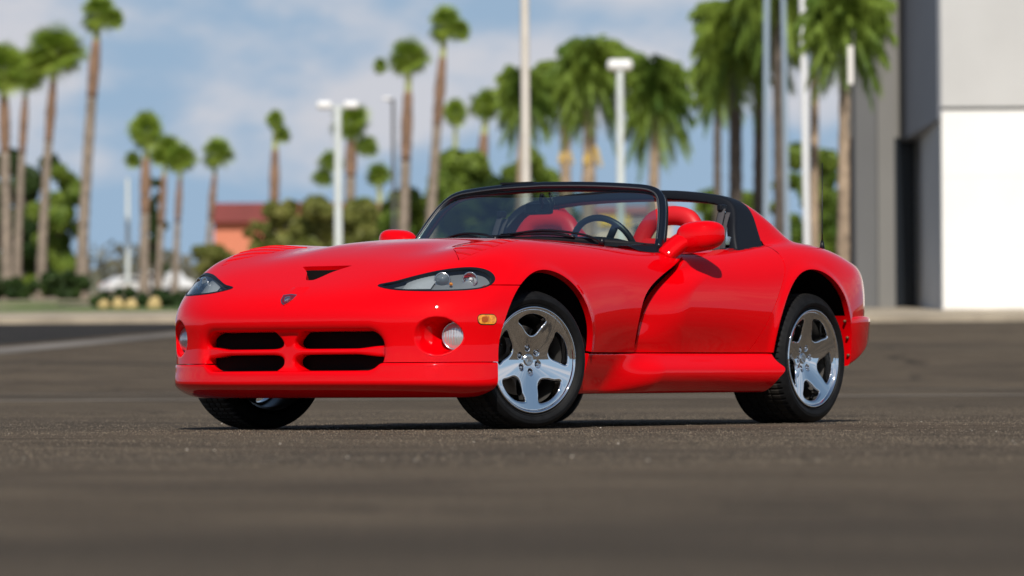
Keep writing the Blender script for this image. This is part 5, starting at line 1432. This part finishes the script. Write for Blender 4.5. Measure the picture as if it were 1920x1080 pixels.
# parked vehicles far off on the left
def far_car(X, d, Lpx, Hpx, van, label, paint):
    s = d / 8822; Lm = 4.6; Hm = 1.75 if van else 1.45; base = at(d, px(X, d), .13); ang = math.atan2(RGT[1], RGT[0])
    ang += R(-48 if van else 35); t = empty('parked_car', base, (0, 0, ang)); tag(t, label, 'car', 'cars parked far off on the left')
    if van: O = [(-2.3, .35), (-2.32, .9), (-2.2, 1.15), (-1.9, 1.65), (-1.5, Hm), (.6, Hm), (1.2, 1.15), (2.1, .98), (2.3, .75), (2.3, .35)]; Gl = [(-1.95, 1.14), (-1.6, 1.58), (.5, 1.6), (1.0, 1.14)]
    else: O = [(-2.3, .32), (-2.3, .85), (-1.7, .95), (-1.1, 1.38), (-.6, Hm), (.3, Hm), (1.0, .98), (2.0, .85), (2.3, .65), (2.3, .32)]; Gl = [(-1.35, .96), (-.85, 1.32), (.25, 1.34), (.8, .96)]
    M = Matrix.Rotation(R(90), 4, 'X')
    bm = bmesh.new(); prism(bm, O, -.85, .85, M=M); bmesh.ops.bevel(bm, geom=list(bm.edges), offset=.07, segments=2, affect='EDGES'); obj_bm('body', bm, paint, t, smooth=True, angle=R(45))
    for sd in (-1, 1):
        bm = bmesh.new(); prism(bm, Gl, .862 * sd - .006, .862 * sd + .006, M=M); obj_bm('side_window', bm, MATS['dark_glass'], t)
        for wx in (-1.4, 1.42):
            bm = bmesh.new(); add_tube(bm, [(wx, .70 * sd, .33), (wx, .875 * sd, .33)], .33, 20); w = obj_bm('wheel', bm, RUBBER, t, smooth=True, angle=R(40))
            bm = bmesh.new(); add_tube(bm, [(wx, .87 * sd, .33), (wx, .885 * sd, .33)], .2, 16); obj_bm('hubcap', bm, GREYM, w, smooth=True, angle=R(40))
        bm = bmesh.new(); box(bm, (-2.27, .6 * sd, .80), (.10, .3, .14)); obj_bm('tail_lamp', bm, MATS['tail_lens'], t)
    bm = bmesh.new(); prism(bm, [(.72, 1.17), (.78, 1.2), (.60, 1.5), (.55, 1.5)] if van else [(.95, 1.0), (1.0, 1.03), (.45, 1.36), (.4, 1.36)], -.7, .7, M=M); obj_bm('windscreen', bm, MATS['dark_glass'], t)
    return t
CARW = mat('white_car_paint', (.78, .77, .75), .3, coat=.6)
far_car(240, 385, 60, 40, False, 'white sedan parked far off behind the dark flower bed', CARW)
far_car(316, 370, 70, 45, True, 'white minivan parked far off, nearest to the red car', CARW)
far_car(276, 400, 60, 40, False, 'dull grey sedan half hidden between the two white cars', mat('grey_car_paint', (.22, .20, .21), .35, coat=.5))
# faint hills on the horizon
G = np.zeros((90, 4, 3)); rg = np.random.default_rng(3)
prof = 70 + 26 * np.sin(np.linspace(0, 9, 90) + 1) + 14 * np.sin(np.linspace(0, 31, 90)) + rg.normal(0, 3, 90)
for i, w in enumerate(np.linspace(-1700, 1700, 90)):
    for j, (dz, dd_) in enumerate(((-8, 0), (.5, 60), (.85, 120), (1, 200))):
        p = CXY + (3300 + dd_) * FWD + w * RGT; G[i, j] = (p[0], p[1], 6.8 + (dz if j == 0 else dz * prof[i]))
V, Q = grid_mesh(G); hl = mesh_np('distant_hills', V, Q, mat('hill_scrub', (.20, .17, .14), 1.0, noise=(.01, .3, 5))); hl['kind'] = 'structure'
# loose grit on the asphalt around the car
bm = bmesh.new(); rg = random.Random(9)
for i in range(60):
    dd_ = rg.uniform(13, 27); w = rg.uniform(-1, 1) * dd_ * .115; x, y, z = at(dd_, w)
    r = rg.choice((.0015, .002, .0022, .003, .0042)); 
    q = bmesh.ops.create_icosphere(bm, subdivisions=1, radius=r, matrix=Matrix.Translation((x, y, z + r * .5)) @ Matrix.Rotation(rg.uniform(0, 3), 4, 'Z') @ Matrix.Diagonal((1.3, .9, .8, 1)))
o = obj_bm('loose_grit', bm, mat('grit', (.36, .32, .27), .9, noise=(40, .4, 3))); o['kind'] = 'stuff'

def fine_grit(name, n, r0, r1, m, seed, d0=12.5, d1=34):
    rg = np.random.default_rng(seed); d = rg.uniform(d0, d1, n); w = rg.uniform(-1, 1, n) * d * .115
    # grit gathers in loose drifts
    k = (np.sin(d * 1.9 + np.sin(w * .8) * 1.2) + np.sin(w * 1.3 + d * .7)) > rg.uniform(-2.2, 1.4, n); d, w = d[k], w[k]; n = len(d)
    xy = CXY + d[:, None] * FWD + w[:, None] * RGT; z = gz(d); r = rg.uniform(r0, r1, n) * rg.uniform(.6, 1, n)
    O = np.array([(1, 0, 0), (0, 1, 0), (-1, 0, 0), (0, -1, 0), (0, 0, .8), (0, 0, -.6)]); T = np.array([(0, 1, 4), (1, 2, 4), (2, 3, 4), (3, 0, 4), (1, 0, 5), (2, 1, 5), (3, 2, 5), (0, 3, 5)])
    J = O[None] * r[:, None, None] * rg.uniform(.7, 1.3, (n, 6, 1)); V = J + np.stack([xy[:, 0], xy[:, 1], z + r * .35], 1)[:, None, :]
    o = mesh_np(name, V.reshape(-1, 3), (T[None] + 6 * np.arange(n)[:, None, None]).reshape(-1, 3), m, smooth=False); o['kind'] = 'stuff'
fine_grit('brown_grit', 42000, .0014, .0040, mat('brown_grit', (.21, .165, .12), .95, noise=(3, .4, 2)), 1)
fine_grit('dark_grit', 26000, .0014, .0042, mat('dark_grit', (.03, .027, .025), .95), 2)
fine_grit('pale_grit', 600, .0012, .0026, mat('pale_grit', (.42, .36, .28), .95), 3)

# low line of far trees and scrub on the left horizon
rg = np.random.default_rng(77); n = 9000; d = rg.uniform(430, 520, n); w = px(1, 1) * 0 + rg.uniform(-58, 30, n); hmax = 2.2 + 1.8 * np.abs(np.sin(w * .21)) + 1.2 * np.abs(np.sin(w * .57 + 1))
z = gz(d) + rg.uniform(0, 1, n) ** 1.2 * hmax; xy = CXY + d[:, None] * FWD + w[:, None] * RGT; P = np.stack([xy[:, 0], xy[:, 1], z], 1)
a = rg.normal(size=(n, 3)); a /= np.linalg.norm(a, axis=1)[:, None]; b = np.cross(a, rg.normal(size=(n, 3))); b /= np.linalg.norm(b, axis=1)[:, None]; k = np.arange(n)
o = mesh_np('distant_treeline', np.concatenate([P - a * .45, P + b * .3, P + a * .45, P - b * .3]), np.stack([k, k + n, k + 2 * n, k + 3 * n], 1), leafmat('far_scrub', (.09, .10, .06), (.20, .18, .13), .2, .1), smooth=False); o['kind'] = 'stuff'
